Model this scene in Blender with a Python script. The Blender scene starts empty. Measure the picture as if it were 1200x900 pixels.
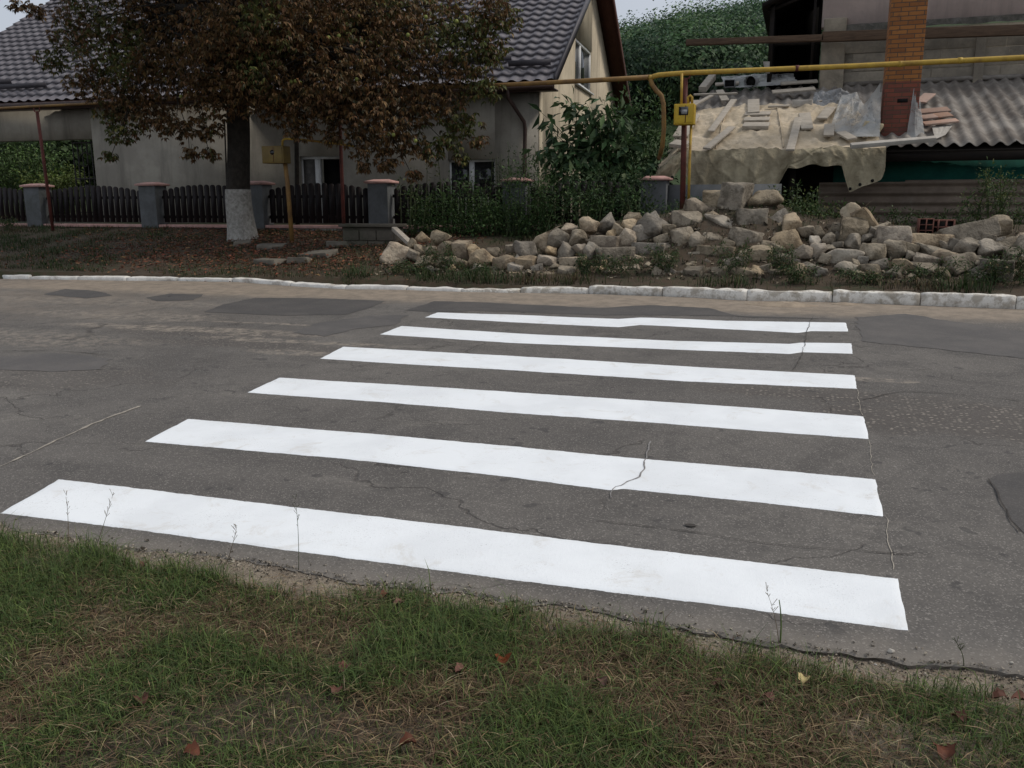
import bpy, bmesh, math, random
import numpy as np
from mathutils import Vector, noise as mnoise
random.seed(7); rng = np.random.default_rng(7)
S = bpy.context.scene; COL = S.collection
R = math.radians
# ------------------------------------------------------------------ camera
CAMH = 1.6; YAW, PIT, ROL, FPX = R(18.144), R(11.728), R(-0.156), 1017.0
_cy, _sy = math.cos(YAW), math.sin(YAW)
F_ = np.array([-_sy*math.cos(PIT), _cy*math.cos(PIT), -math.sin(PIT)])
_R = np.array([_cy, _sy, 0.0]); _U = np.cross(_R, F_)
R_ = _R*math.cos(ROL) + _U*math.sin(ROL); U_ = _U*math.cos(ROL) - _R*math.sin(ROL)
O_ = np.array([0, 0, CAMH])
def ray(u, v): return F_ + R_*(u-600)/FPX + U_*(450-v)/FPX
def at(u, v, Y): d = ray(u, v); return O_ + d*(Y/d[1])
def plane_hit(u, v, p, n):
    d = ray(u, v); return O_ + d*(np.dot(np.array(p)-O_, n)/np.dot(d, n))
RA, RB = .0348, .0024
def on_road(u, v):
    d = ray(u, v); return O_ + d*(CAMH/(RA*d[1] + RB*d[0] - d[2]))
from mathutils import Matrix
cam = bpy.data.objects.new('camera', bpy.data.cameras.new('camera')); COL.objects.link(cam)
M = Matrix([[R_[i], U_[i], -F_[i]] for i in range(3)]).to_4x4(); M.translation = O_
cam.matrix_world = M
cam.data.sensor_width = 36; cam.data.lens = 36*FPX/1200; cam.data.clip_start = .05; cam.data.clip_end = 3000
S.camera = cam
# ------------------------------------------------------------------ noise
_tab = rng.random((256, 256))
def vnoise(x, y, s=1.0):
    x = np.asarray(x, float)*s + 57.3; y = np.asarray(y, float)*s + 91.7
    xi = np.floor(x).astype(int); yi = np.floor(y).astype(int); fx = x-xi; fy = y-yi
    fx = fx*fx*(3-2*fx); fy = fy*fy*(3-2*fy)
    g = lambda a, b: _tab[a % 256, b % 256]
    return (g(xi, yi)*(1-fx)+g(xi+1, yi)*fx)*(1-fy) + (g(xi, yi+1)*(1-fx)+g(xi+1, yi+1)*fx)*fy
def fbm(x, y, s=1.0, o=4):
    r = 0; a = .5
    for k in range(o): r = r + a*vnoise(x, y, s*2**k); a *= .5
    return r
def sstep(x, a, b): t = np.clip((np.asarray(x, float)-a)/(b-a), 0, 1); return t*t*(3-2*t)
# ------------------------------------------------------------------ terrain
def roadz(X, Y): return RA*np.asarray(Y, float) + RB*np.asarray(X, float) + .012*(fbm(X, Y, .9, 2)-.4)
CREST = [(-8.6, 0), (-7.6, .0), (-6.3, .62), (-5.0, .50), (-4.2, .62), (-3.3, .95), (-2.2, 1.15), (-1.4, 1.42), (-.5, 1.42), (.1, 1.12), (.9, 1.05), (1.6, .9), (2.2, .95), (3.2, .95), (4.5, .75), (7, .1), (9, 0)]
cx, cz = zip(*CREST)
KERB_KNOTS = ([-60, -12.93, -8.14, -3.78, -.33, 2.5, 60], [11.2, 11.42, 11.83, 11.56, 11.42, 11.30, 11.0])
def kerb_y(X): return np.interp(X, *KERB_KNOTS)
def terrain(X, Y):
    X = np.asarray(X, float); Y = np.asarray(Y, float)
    base = RA*Y + RB*np.clip(X, -40, 40)
    ky = kerb_y(X) + .12
    z = np.where(Y < ky, base - .06, 0)
    near = base - .006 - .014*sstep(X, -2.2, .3) + .03*(fbm(X, Y, 1.3, 3)-.5)*sstep(3.3-Y, .1, .5)
    z = np.where(Y < 3.3, near, z)
    v = .475 + (Y-ky)*.140
    v = np.where(Y > 16.3, 1.11 + (Y-16.3)*.01, v)
    v = v + .06*(fbm(X, Y, .8, 3)-.45)
    mound = np.interp(X, cx, cz)
    prof = sstep(Y, 12.1, 14.3)*(1-sstep(Y, 14.6, 16.0))
    v = v + np.maximum(mound-.95+.42, 0)*prof*.85
    hill = np.where(Y > 34, (Y-34)*.176, 0); hill = np.where(Y > 122, 88*.176-(Y-122)*.05, hill)
    hill = hill + np.where(Y > 40, 3.0*(fbm(X, Y, .02, 3)-.45), 0)
    hill = hill + np.clip(X+24, -30, 40)*.17*sstep(Y, 50, 120)
    v = v + hill
    return np.where(Y >= ky, v, z)
# ------------------------------------------------------------------ materials
class NT:
    def __init__(s, name):
        s.m = bpy.data.materials.new(name); s.m.use_nodes = True; s.t = s.m.node_tree; s.t.nodes.clear()
        s.out = s.n('ShaderNodeOutputMaterial'); s.b = s.n('ShaderNodeBsdfPrincipled'); s.l(s.b.outputs[0], s.out.inputs[0])
        s.b.inputs['Specular IOR Level'].default_value = .25
        s.tc = s.n('ShaderNodeTexCoord')
        s.P = s.tc.outputs['Object']
    def n(s, t): return s.t.nodes.new(t)
    def l(s, a, b): s.t.links.new(a, b)
    def world(s):
        g = s.n('ShaderNodeNewGeometry'); s.P = g.outputs['Position']; return s
    def val(s, x, sock):
        if hasattr(x, 'links') or hasattr(x, 'is_linked'): s.l(x, sock)
        else: sock.default_value = x
    def noise(s, scale, detail=4, rough=.6, vec=None, dist=0):
        k = s.n('ShaderNodeTexNoise'); k.inputs['Scale'].default_value = scale; k.inputs['Detail'].default_value = detail
        k.inputs['Roughness'].default_value = rough; k.inputs['Distortion'].default_value = dist; s.l(vec or s.P, k.inputs['Vector']); return k.outputs['Fac']
    def vor(s, scale, feat='F1', vec=None, out='Distance'):
        k = s.n('ShaderNodeTexVoronoi'); k.feature = feat; k.inputs['Scale'].default_value = scale; s.l(vec or s.P, k.inputs['Vector']); return k.outputs[out]
    def ramp(s, x, a, b):
        k = s.n('ShaderNodeMapRange'); k.interpolation_type = 'SMOOTHSTEP'; s.val(x, k.inputs[0]); k.inputs[1].default_value = a; k.inputs[2].default_value = b; return k.outputs[0]
    def math(s, op, a, b=0.0):
        k = s.n('ShaderNodeMath'); k.operation = op; s.val(a, k.inputs[0]); s.val(b, k.inputs[1]); return k.outputs[0]
    def mix(s, f, a, b, mode='MIX'):
        k = s.n('ShaderNodeMix'); k.data_type = 'RGBA'; k.blend_type = mode; s.val(f, k.inputs[0])
        for x, i in ((a, 6), (b, 7)):
            if isinstance(x, tuple): k.inputs[i].default_value = (*x, 1)
            else: s.l(x, k.inputs[i])
        return k.outputs[2]
    def scale(s, v, vec=None):
        k = s.n('ShaderNodeVectorMath'); k.operation = 'MULTIPLY'; s.l(vec or s.P, k.inputs[0]); k.inputs[1].default_value = v; return k.outputs[0]
    def xyz(s, vec=None):
        k = s.n('ShaderNodeSeparateXYZ'); s.l(vec or s.P, k.inputs[0]); return k.outputs
    def col(s, c): s.val((*c, 1) if isinstance(c, tuple) else c, s.b.inputs['Base Color'])
    def rough(s, r): s.val(r, s.b.inputs['Roughness'])
    def bump(s, h, st, d=.02):
        k = s.n('ShaderNodeBump'); k.inputs['Strength'].default_value = st; k.inputs['Distance'].default_value = d; s.l(h, k.inputs['Height']); s.l(k.outputs[0], s.b.inputs['Normal'])
def surf(name, c1, c2, scale=6, c3=None, fine=60, rough=.85, bump=.4, bd=.01, world=False, spec=.25, metal=0, rnd=0.0, lo=.35, hi=.65):
    """mottled surface: two tones by coarse noise, a third by stains, fine grain and bump"""
    m = NT(name)
    if world: m.world()
    a = m.noise(scale, 5, .65); f = m.noise(fine, 3, .7)
    c = m.mix(m.ramp(a, lo, hi), c1, c2)
    if c3: c = m.mix(m.math('MULTIPLY', m.ramp(m.noise(scale*.45, 6, .7, dist=.6), .5, .72), .85), c, c3)
    c = m.mix(m.math('MULTIPLY', m.ramp(f, .3, .75), .35), c, tuple(x*.55 for x in c1))
    if rnd:
        o = m.n('ShaderNodeObjectInfo'); hs = m.n('ShaderNodeHueSaturation'); m.l(c, hs.inputs['Color'])
        m.l(m.math('ADD', m.math('MULTIPLY', o.outputs['Random'], rnd*2), 1-rnd), hs.inputs['Value'])
        m.l(m.math('ADD', m.math('MULTIPLY', m.math('FRACT', m.math('MULTIPLY', o.outputs['Random'], 7.3)), .5), .75), hs.inputs['Saturation']); c = hs.outputs[0]
    m.col(c); m.rough(rough); m.b.inputs['Specular IOR Level'].default_value = spec; m.b.inputs['Metallic'].default_value = metal
    m.bump(m.math('ADD', m.math('MULTIPLY', a, .6), m.math('MULTIPLY', f, .4)), bump, bd)
    return m.m
def leafmat(name, trans=.25, gloss=.4):
    m = NT(name); a = m.n('ShaderNodeVertexColor'); a.layer_name = 'Col'
    m.col(a.outputs[0]); m.rough(gloss+.2)
    t = m.n('ShaderNodeBsdfTranslucent'); m.l(a.outputs[0], t.inputs[0]); x = m.n('ShaderNodeMixShader'); x.inputs[0].default_value = trans
    m.l(m.b.outputs[0], x.inputs[1]); m.l(t.outputs[0], x.inputs[2]); m.l(x.outputs[0], m.out.inputs[0]); return m.m

def asphalt_mat():
    m = NT('asphalt').world(); P = m.P; X, Y, Z = m.xyz()
    wob = m.noise(1.6, 4, .7); wob2 = m.noise(.35, 4, .6)
    def blob(px, py, rx, ry, soft=.35, amt=1.0):
        p = on_road(px, py)
        dx = m.math('DIVIDE', m.math('SUBTRACT', X, float(p[0])), rx); dy = m.math('DIVIDE', m.math('SUBTRACT', Y, float(p[1])), ry)
        d = m.math('SQRT', m.math('ADD', m.math('MULTIPLY', dx, dx), m.math('MULTIPLY', dy, dy)))
        d = m.math('ADD', d, m.math('MULTIPLY', m.math('SUBTRACT', wob, .5), 2.2))
        return m.math('MULTIPLY', m.ramp(d, 1+soft, 1-soft), amt)
    base = m.mix(m.ramp(wob2, .35, .65), (.104, .096, .089), (.142, .131, .119))
    base = m.mix(m.ramp(m.noise(2.6, 6, .75, dist=.5), .45, .7), base, (.088, .082, .077))
    base = m.mix(m.math('MULTIPLY', m.ramp(m.noise(.95, 7, .72, dist=1.2), .48, .60), .5), base, (.082, .076, .071))
    base = m.mix(m.math('MULTIPLY', m.ramp(m.noise(1.9, 7, .78, dist=.8, vec=m.scale((.6, 1.5, 1))), .56, .66), .45), base, (.185, .17, .15))
    # longitudinal wheel polish
    band = m.noise(1, 3, .6, vec=m.scale((.12, 1.7, 0)))
    base = m.mix(m.math('MULTIPLY', m.ramp(band, .5, .75), .4), base, (.165, .152, .138))
    # aggregate grains, two sizes
    g = m.vor(170, out='Color'); gx = m.n('ShaderNodeSeparateColor'); m.l(g, gx.inputs[0])
    base = m.mix(m.math('MULTIPLY', m.ramp(gx.outputs[0], .82, .95), .45), base, (.34, .315, .285))
    base = m.mix(m.math('MULTIPLY', m.ramp(gx.outputs[1], .70, .95), .45), base, (.075, .070, .066))
    # worn zones with pale exposed stones
    worn = m.math('MAXIMUM', blob(1150, 492, 1.1, .42), blob(960, 462, .9, .22, .3, .9))
    worn = m.math('MAXIMUM', worn, blob(230, 388, 1.4, .33, .3, .8))
    worn = m.math('MAXIMUM', worn, blob(300, 404, 1.4, .18, .3, .8))
    worn = m.math('MAXIMUM', worn, blob(30, 440, 1.2, .45, .3, .7))
    st = m.n('ShaderNodeTexVoronoi'); st.inputs['Scale'].default_value = 1; m.l(m.scale((30, 48, 20), None), st.inputs['Vector'])
    sc = m.n('ShaderNodeSeparateColor'); m.l(st.outputs['Color'], sc.inputs[0])
    stone = m.math('MULTIPLY', m.ramp(st.outputs['Distance'], .42, .25), m.ramp(sc.outputs[0], .4, .9))
    base = m.mix(m.math('MULTIPLY', worn, .6), base, (.085, .075, .068))
    base = m.mix(m.math('MULTIPLY', m.math('MULTIPLY', worn, stone), .8), base, (.33, .295, .25))
    # old pale ravelled patches on the left
    rav = m.math('MAXIMUM', blob(225, 386, 1.6, .16), blob(340, 400, 1.1, .10)); rav = m.math('MAXIMUM', rav, blob(90, 352, 2.4, .25, .5, .7))
    rav = m.math('MAXIMUM', rav, blob(155, 370, 1.5, .30, .5, .8)); rav = m.math('MAXIMUM', rav, blob(345, 413, .5, .10)); rav = m.math('MAXIMUM', rav, blob(20, 395, 1.5, .35, .5, .7)); rav = m.math('MAXIMUM', rav, blob(290, 378, .9, .06)); rav = m.math('MAXIMUM', rav, blob(1030, 445, .28, .07, .2))
    base = m.mix(m.math('MULTIPLY', rav, m.ramp(m.noise(9, 5, .8), .42, .62)), base, (.26, .225, .185))
    # dark stains / drips
    base = m.mix(m.math('MULTIPLY', m.ramp(m.noise(8, 2.5, .5), .665, .70), .55), base, (.050, .048, .048))
    # hairline cracks
    cv = m.n('ShaderNodeVectorMath'); cv.operation = 'ADD'; k = m.n('ShaderNodeTexNoise'); k.inputs['Scale'].default_value = 3; k.inputs['Detail'].default_value = 5; m.l(P, k.inputs['Vector'])
    ks = m.n('ShaderNodeVectorMath'); ks.operation = 'SCALE'; ks.inputs['Scale'].default_value = .7; m.l(k.outputs['Color'], ks.inputs[0])
    m.l(P, cv.inputs[0]); m.l(ks.outputs[0], cv.inputs[1])
    ed = m.vor(.75, 'DISTANCE_TO_EDGE', m.scale((.6, 1.1, 0), cv.outputs[0]))
    crack = m.math('MULTIPLY', m.ramp(ed, .006, .001), m.ramp(m.noise(.8, 3), .47, .58))
    base = m.mix(m.math('MULTIPLY', crack, .6), base, (.045, .040, .037))
    # sandy shoulder along the far kerb, dust left by traffic and the near broken edge
    yn = m.math('ADD', Y, m.math('MULTIPLY', m.math('SUBTRACT', m.noise(.9, 5, .7), .5), .9))
    yn = m.math('ADD', yn, m.math('MULTIPLY', m.math('SUBTRACT', m.noise(7, 4, .7), .5), .35))
    sand = m.ramp(yn, 10.05, 10.65)
    leftdust = m.math('MULTIPLY', m.ramp(X, -5.0, -9.5), m.ramp(yn, 7.2, 9.4))
    sandc = m.mix(m.ramp(m.noise(5, 6, .75), .35, .65), (.30, .245, .19), (.20, .166, .13))
    sandc = m.mix(m.math('MULTIPLY', m.ramp(gx.outputs[2], .75, .95), .5), sandc, (.34, .30, .25))
    fc = m.math('MAXIMUM', m.math('MULTIPLY', leftdust, m.math('MULTIPLY', m.ramp(wob, .25, .7), .45)), m.math('MULTIPLY', sand, .93))
    heap = blob(960, 356, 1.2, .30, .4)
    fc = m.math('MAXIMUM', fc, heap)
    base = m.mix(fc, base, sandc)
    nd = m.math('MULTIPLY', m.ramp(m.math('ADD', Y, m.math('MULTIPLY', m.noise(6, 4), .25)), 3.28, 3.05), .4)
    base = m.mix(nd, base, (.25, .22, .185))
    m.col(base); m.rough(.88); m.b.inputs['Specular IOR Level'].default_value = .2
    h = m.math('ADD', m.math('MULTIPLY', gx.outputs[0], .25), m.math('MULTIPLY', m.noise(35, 4, .7), .6))
    h = m.math('ADD', h, m.math('MULTIPLY', m.noise(1.2, 4, .6), 2.2)); h = m.math('SUBTRACT', h, m.math('MULTIPLY', crack, 1.2))
    m.bump(h, .55, .012)
    return m.m
def patch_mat(k=1.0):
    m = NT('asphalt_repair').world(); g = m.vor(190, out='Color'); gx = m.n('ShaderNodeSeparateColor'); m.l(g, gx.inputs[0])
    c = m.mix(m.ramp(m.noise(2.2, 5, .7), .35, .7), (.068*k, .064*k, .062*k), (.090*k, .083*k, .078*k))
    c = m.mix(m.math('MULTIPLY', m.ramp(gx.outputs[0], .8, .95), .35), c, (.18, .17, .16))
    m.col(c); m.rough(.85); m.bump(m.noise(45, 4, .7), .4, .008); return m.m
def paint_mat():
    m = NT('road_paint').world(); a = m.noise(2.2, 4, .6); 
    c = m.mix(m.ramp(a, .35, .7), (.82, .845, .862), (.745, .768, .785))
    c = m.mix(m.math('MULTIPLY', m.ramp(m.noise(4.5, 6, .75, dist=.6), .53, .70), .5), c, (.60, .575, .53))
    sp = m.math('MULTIPLY', m.ramp(m.noise(120, 3, .7), .60, .68), m.ramp(m.noise(2.4, 5, .75), .44, .66))
    c = m.mix(m.math('MULTIPLY', sp, .7), c, (.22, .21, .20))
    m.col(c); m.rough(.6); m.bump(m.math('ADD', m.noise(60, 4, .7), m.noise(180, 2)), .35, .006); return m.m
def ground_mat():
    m = NT('soil').world(); X, Y, Z = m.xyz()
    c = m.mix(m.ramp(m.noise(3, 6, .75), .35, .65), (.060, .048, .034), (.105, .085, .062))
    c = m.mix(m.ramp(m.noise(.7, 5, .7), .42, .6), c, (.045, .055, .025))
    sandy = m.mix(m.ramp(m.noise(9, 5, .75), .35, .65), (.30, .25, .19), (.19, .155, .12))
    f = m.math('MULTIPLY', m.ramp(Y, 2.3, 2.62), m.ramp(Y, 6, 5)); c = m.mix(f, c, sandy)
    bank = m.math('MULTIPLY', m.ramp(Y, 11.3, 11.7), m.ramp(Y, 16.5, 15.5)); c = m.mix(m.math('MULTIPLY', bank, m.ramp(m.noise(6, 6, .8), .35, .6)), c, (.085, .060, .040)); far = m.ramp(Y, 26, 40); c = m.mix(far, c, (.035, .055, .018))
    m.col(c); m.rough(.95); m.bump(m.math('ADD', m.noise(14, 6, .8), m.noise(70, 3, .7)), .8, .03); return m.m
def plank_mat(name, c1, c2, ax=(1, 12, 12)):
    m = NT(name); g = m.noise(3, 6, .7, vec=m.scale(ax)); c = m.mix(m.ramp(g, .3, .7), c1, c2)
    c = m.mix(m.math('MULTIPLY', m.ramp(m.noise(3, 4), .5, .7), .5), c, tuple(x*.5 for x in c1)); m.col(c); m.rough(.85); m.bump(g, .5, .01); return m.m
def brick_mat():
    m = NT('orange_brick'); X, Y, Z = m.xyz()
    cb = m.n('ShaderNodeCombineXYZ'); m.l(m.math('ADD', X, Y), cb.inputs[0]); m.l(Z, cb.inputs[1])
    b = m.n('ShaderNodeTexBrick'); m.l(cb.outputs[0], b.inputs['Vector']); b.inputs['Scale'].default_value = 1
    b.inputs['Brick Width'].default_value = .25; b.inputs['Row Height'].default_value = .075; b.inputs['Mortar Size'].default_value = .009; b.inputs['Mortar Smooth'].default_value = .4
    up = m.ramp(Z, 1.22, 1.26); nz = m.noise(9, 5, .7)
    ca = m.mix(up, (.23, .070, .045), (.36, .15, .045)); cc = m.mix(up, (.13, .055, .045), (.22, .085, .03))
    m.l(ca, b.inputs['Color1']); m.l(cc, b.inputs['Color2']); b.inputs['Mortar'].default_value = (.10, .065, .045, 1)
    c = m.mix(m.math('MULTIPLY', m.ramp(nz, .5, .75), .5), b.outputs['Color'], (.09, .05, .035))
    m.col(c); m.rough(.85); m.bump(m.math('ADD', m.math('MULTIPLY', b.outputs['Fac'], -1.0), m.math('MULTIPLY', nz, .3)), .5, .01); return m.m
def tile_mat():
    m = NT('metal_tile'); c = m.mix(m.ramp(m.noise(1.5, 4, .6), .35, .65), (.120, .108, .118), (.155, .142, .152))
    c = m.mix(m.math('MULTIPLY', m.ramp(m.noise(14, 4, .7), .5, .75), .3), c, (.08, .074, .08)); m.col(c); m.rough(.5); m.b.inputs['Specular IOR Level'].default_value = .4; return m.m
def wall_mat(name, c1, c2, stain):
    m = NT(name); X, Y, Z = m.xyz()
    c = m.mix(m.ramp(m.noise(1.1, 6, .7), .35, .65), c1, c2)
    drip = m.noise(1.0, 5, .65, vec=m.scale((2.2, 2.2, .28))); c = m.mix(m.math('MULTIPLY', m.ramp(drip, .48, .7), .75), c, stain)
    c = m.mix(m.math('MULTIPLY', m.ramp(m.noise(7, 5, .8), .52, .72), .3), c, tuple(x*.6 for x in c1))
    m.col(c); m.rough(.92); m.bump(m.noise(18, 6, .75), .5, .012); return m.m
MT = dict(
 asphalt=asphalt_mat(), patch=patch_mat(), patchlight=patch_mat(1.3), paint=paint_mat(), soil=ground_mat(),
 crack=surf('crack_fill', (.045, .04, .036), (.07, .062, .055), 20, world=True),
 cracklight=surf('paint_filled_crack', (.30, .29, .28), (.16, .15, .145), 25, world=True),
 seam=surf('pale_seam', (.40, .36, .30), (.26, .235, .20), 20, world=True),
 kerb=surf('whitewashed_concrete', (.78, .76, .71), (.62, .59, .54), 6, c3=(.26, .21, .16), fine=45, bump=.6, bd=.012, world=True),
 kerbdirty=surf('flaking_whitewashed_concrete', (.72, .69, .63), (.40, .36, .30), 9, c3=(.20, .165, .12), fine=45, bump=.8, bd=.015, world=True, lo=.45, hi=.6),
 pillar=surf('grey_render', (.135, .14, .145), (.095, .098, .098), 3, c3=(.07, .075, .065), bump=.4, world=True),
 coping=surf('pink_coping', (.56, .34, .30), (.42, .23, .20), 5, c3=(.26, .20, .17), bump=.2, world=True),
 picket=surf('dark_brown_picket', (.009, .006, .007), (.015, .010, .010), 5, rough=.6, world=True),
 bark=surf('bark', (.022, .018, .014), (.042, .035, .028), 9, fine=40, bump=1.0, bd=.05, world=True),
 limewash=surf('limewash_on_bark', (.40, .385, .35), (.24, .225, .20), 14, c3=(.12, .105, .085), fine=50, bump=1.0, bd=.04, world=True),
 leaf=leafmat('leaf', .22), grass=leafmat('grass_blade', .25, .5), litter=leafmat('dead_leaf', .1, .6),
 wallf=wall_mat('cement_render', (.37, .34, .285), (.28, .255, .215), (.18, .165, .14)),
 wallg=wall_mat('ochre_render', (.48, .41, .30), (.38, .325, .24), (.23, .195, .145)),
 tile=tile_mat(), trim=surf('grey_flashing', (.085, .078, .088), (.065, .06, .068), 3, rough=.5),
 soffit=plank_mat('brown_board', (.085, .034, .024), (.055, .022, .017), (9, 1, 1)),
 gutter=surf('brown_gutter', (.045, .026, .022), (.065, .038, .03), 4, rough=.5),
 upvc=surf('white_frame', (.68, .68, .67), (.60, .60, .58), 4, bump=.05, rough=.4),
 iron=surf('black_iron', (.02, .018, .017), (.035, .03, .027), 8, rough=.6),
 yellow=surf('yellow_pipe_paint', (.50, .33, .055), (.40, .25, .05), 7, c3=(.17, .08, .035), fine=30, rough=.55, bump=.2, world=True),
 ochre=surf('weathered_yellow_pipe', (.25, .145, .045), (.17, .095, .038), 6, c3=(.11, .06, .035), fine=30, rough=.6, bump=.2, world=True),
 box=surf('yellow_cabinet_paint', (.55, .37, .035), (.46, .30, .03), 7, c3=(.36, .22, .035), rough=.5, bump=.1, world=True),
 boxshaded=surf('shade_darkened_yellow_cabinet_paint', (.20, .14, .04), (.15, .105, .035), 7, c3=(.2, .12, .05), rough=.5, bump=.1, world=True),  # yellow cabinet colour darkened to stand for the tree's shade
 red=surf('rust_red_post', (.13, .036, .028), (.085, .028, .022), 6, c3=(.06, .03, .02), rough=.65, world=True),
 stoneA=surf('limestone_grey', (.295, .25, .19), (.135, .112, .082), 4.5, c3=(.062, .053, .038), fine=26, bump=1.0, bd=.06, rnd=.30, lo=.42, hi=.58),
 stoneB=surf('limestone_tan', (.41, .33, .235), (.205, .158, .11), 4.5, c3=(.15, .12, .09), fine=26, bump=1.0, bd=.06, rnd=.25, lo=.42, hi=.58),
 stoneC=surf('limestone_white', (.48, .42, .33), (.30, .25, .19), 4, c3=(.16, .13, .10), fine=34, bump=1.0, bd=.03, rnd=.12),
 block=surf('stone_block_wall', (.31, .27, .21), (.20, .175, .14), 2.2, c3=(.13, .115, .092), fine=16, bump=.9, bd=.03, world=True),
 pilaster=surf('stone_pilaster', (.34, .29, .22), (.24, .205, .155), 2.5, c3=(.13, .115, .09), fine=22, bump=.7, bd=.02, world=True),
 plaster=wall_mat('pink_plaster', (.72, .60, .555), (.62, .52, .49), (.50, .42, .39)),
 rough_edge=surf('broken_plaster_edge', (.10, .095, .08), (.17, .155, .13), 9, c3=(.3, .28, .26), bump=1, bd=.03, world=True),
 beam=plank_mat('brown_beam', (.13, .085, .055), (.075, .048, .032), (1, 10, 10)),
 darkwood=plank_mat('dark_wood', (.018, .013, .010), (.010, .008, .007), (1, 1, 8)),
 black=surf('dark_interior', (.006, .006, .006), (.010, .009, .008), 3),
 asbestos=surf('weathered_corrugated_sheet', (.29, .265, .235), (.14, .12, .102), 1.9, c3=(.06, .052, .045), fine=22, bump=.5, bd=.01, world=True),
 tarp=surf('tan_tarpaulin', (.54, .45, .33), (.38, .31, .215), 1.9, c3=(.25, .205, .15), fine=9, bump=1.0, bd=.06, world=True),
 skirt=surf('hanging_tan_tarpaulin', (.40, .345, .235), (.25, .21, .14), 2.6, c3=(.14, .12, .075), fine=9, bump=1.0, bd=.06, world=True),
 greyboard=plank_mat('weathered_board', (.46, .41, .34), (.28, .245, .20), (2, 14, 14)),
 teal=surf('teal_paint', (.030, .20, .155), (.022, .14, .11), 3, c3=(.03, .08, .065), world=True),
 tin=surf('rusty_grey_corrugated_fence', (.20, .155, .12), (.13, .10, .078), 1.8, c3=(.24, .205, .17), fine=20, world=True),
 redbrick=surf('red_hollow_brick', (.20, .085, .062), (.13, .06, .048), 8, world=True, bump=.5),
 tilebrick=surf('pinkish_flat_tile', (.40, .27, .21), (.31, .23, .19), 4, c3=(.32, .12, .08), rnd=.25, bd=.01),
 slab=surf('old_concrete_slab', (.115, .10, .078), (.075, .066, .052), 3, c3=(.04, .045, .025), fine=20, bump=.9, bd=.02, world=True),
 slate=surf('pale_paving_slab', (.17, .15, .12), (.12, .105, .085), 3, c3=(.09, .085, .06), fine=20, bump=.8, bd=.02, world=True),
 mesh_bag=surf('pale_bucket', (.30, .30, .30), (.22, .22, .22), 4),
 rib=surf('dirty_white_board', (.46, .43, .38), (.36, .33, .29), 4, c3=(.22, .2, .17)),
 stem=surf('green_stem', (.06, .075, .03), (.04, .055, .022), 8),
 conker=surf('green_conker_husk', (.22, .24, .06), (.16, .18, .045), 9, rough=.6),
 dryleaf=surf('rust_dead_leaf', (.14, .052, .03), (.075, .032, .022), 14, rough=.7, rnd=.3),
 yleaf=surf('pale_yellow_dead_leaf', (.52, .42, .20), (.42, .33, .15), 14, rough=.7),
)
def glass():
    m = NT('dark_window_glass'); m.col((.015, .017, .018)); m.rough(.08); m.b.inputs['Specular IOR Level'].default_value = .6; m.bump(m.noise(2, 2), .05, .01); return m.m
MT['glass'] = glass()
def plastic():
    m = NT('thin_plastic_sheet'); n = m.noise(6, 5, .7); m.col(m.mix(m.ramp(n, .35, .65), (.50, .50, .48), (.34, .34, .33))); m.rough(.35)
    t = m.n('ShaderNodeBsdfTransparent'); x = m.n('ShaderNodeMixShader'); m.l(m.ramp(m.noise(3, 4), .1, .75), x.inputs[0]); m.l(t.outputs[0], x.inputs[1]); m.l(m.b.outputs[0], x.inputs[2]); m.l(x.outputs[0], m.out.inputs[0]); m.bump(n, .9, .05); return m.m
MT['plastic'] = plastic()
# ------------------------------------------------------------------ mesh building
def link_mesh(name, V, faces, mat, parent=None, smooth=False, col=None, kind=None):
    """V (n,3) world coordinates; faces: list of (k,m) int arrays of polygons with k corners, or plain lists"""
    me = bpy.data.meshes.new(name); V = np.asarray(V, float)
    off = np.array(parent['_w'] if parent is not None and '_w' in parent else (0, 0, 0), float)
    origin = off
    if parent is None and kind == 'own': origin = np.array([V[:, 0].mean(), V[:, 1].mean(), V[:, 2].min()])
    Vl = V - origin
    if isinstance(faces, list) and faces and isinstance(faces[0], np.ndarray) and faces[0].ndim == 2:
        loops = np.concatenate([f.ravel() for f in faces]); tot = np.concatenate([np.full(len(f), f.shape[1]) for f in faces])
    else:
        loops = np.array([i for f in faces for i in f], int); tot = np.array([len(f) for f in faces], int)
    me.vertices.add(len(V)); me.vertices.foreach_set('co', Vl.ravel())
    me.loops.add(len(loops)); me.loops.foreach_set('vertex_index', loops.astype(np.int32))
    me.polygons.add(len(tot)); me.polygons.foreach_set('loop_start', np.concatenate([[0], np.cumsum(tot)[:-1]]).astype(np.int32)); me.polygons.foreach_set('loop_total', tot.astype(np.int32))
    me.update(calc_edges=True); me.validate()
    if smooth: me.polygons.foreach_set('use_smooth', np.ones(len(tot), bool))
    if col is not None:
        a = me.color_attributes.new('Col', 'FLOAT_COLOR', 'POINT'); c4 = np.ones((len(V), 4)); c4[:, :3] = col; a.data.foreach_set('color', c4.ravel())
    me.materials.append(MT[mat] if isinstance(mat, str) else mat)
    o = bpy.data.objects.new(name, me); COL.objects.link(o)
    if parent is not None:
        o.parent = parent; o['_w'] = [float(x) for x in off]
    else:
        o.location = origin; o['_w'] = [float(x) for x in origin]
    return o
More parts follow.
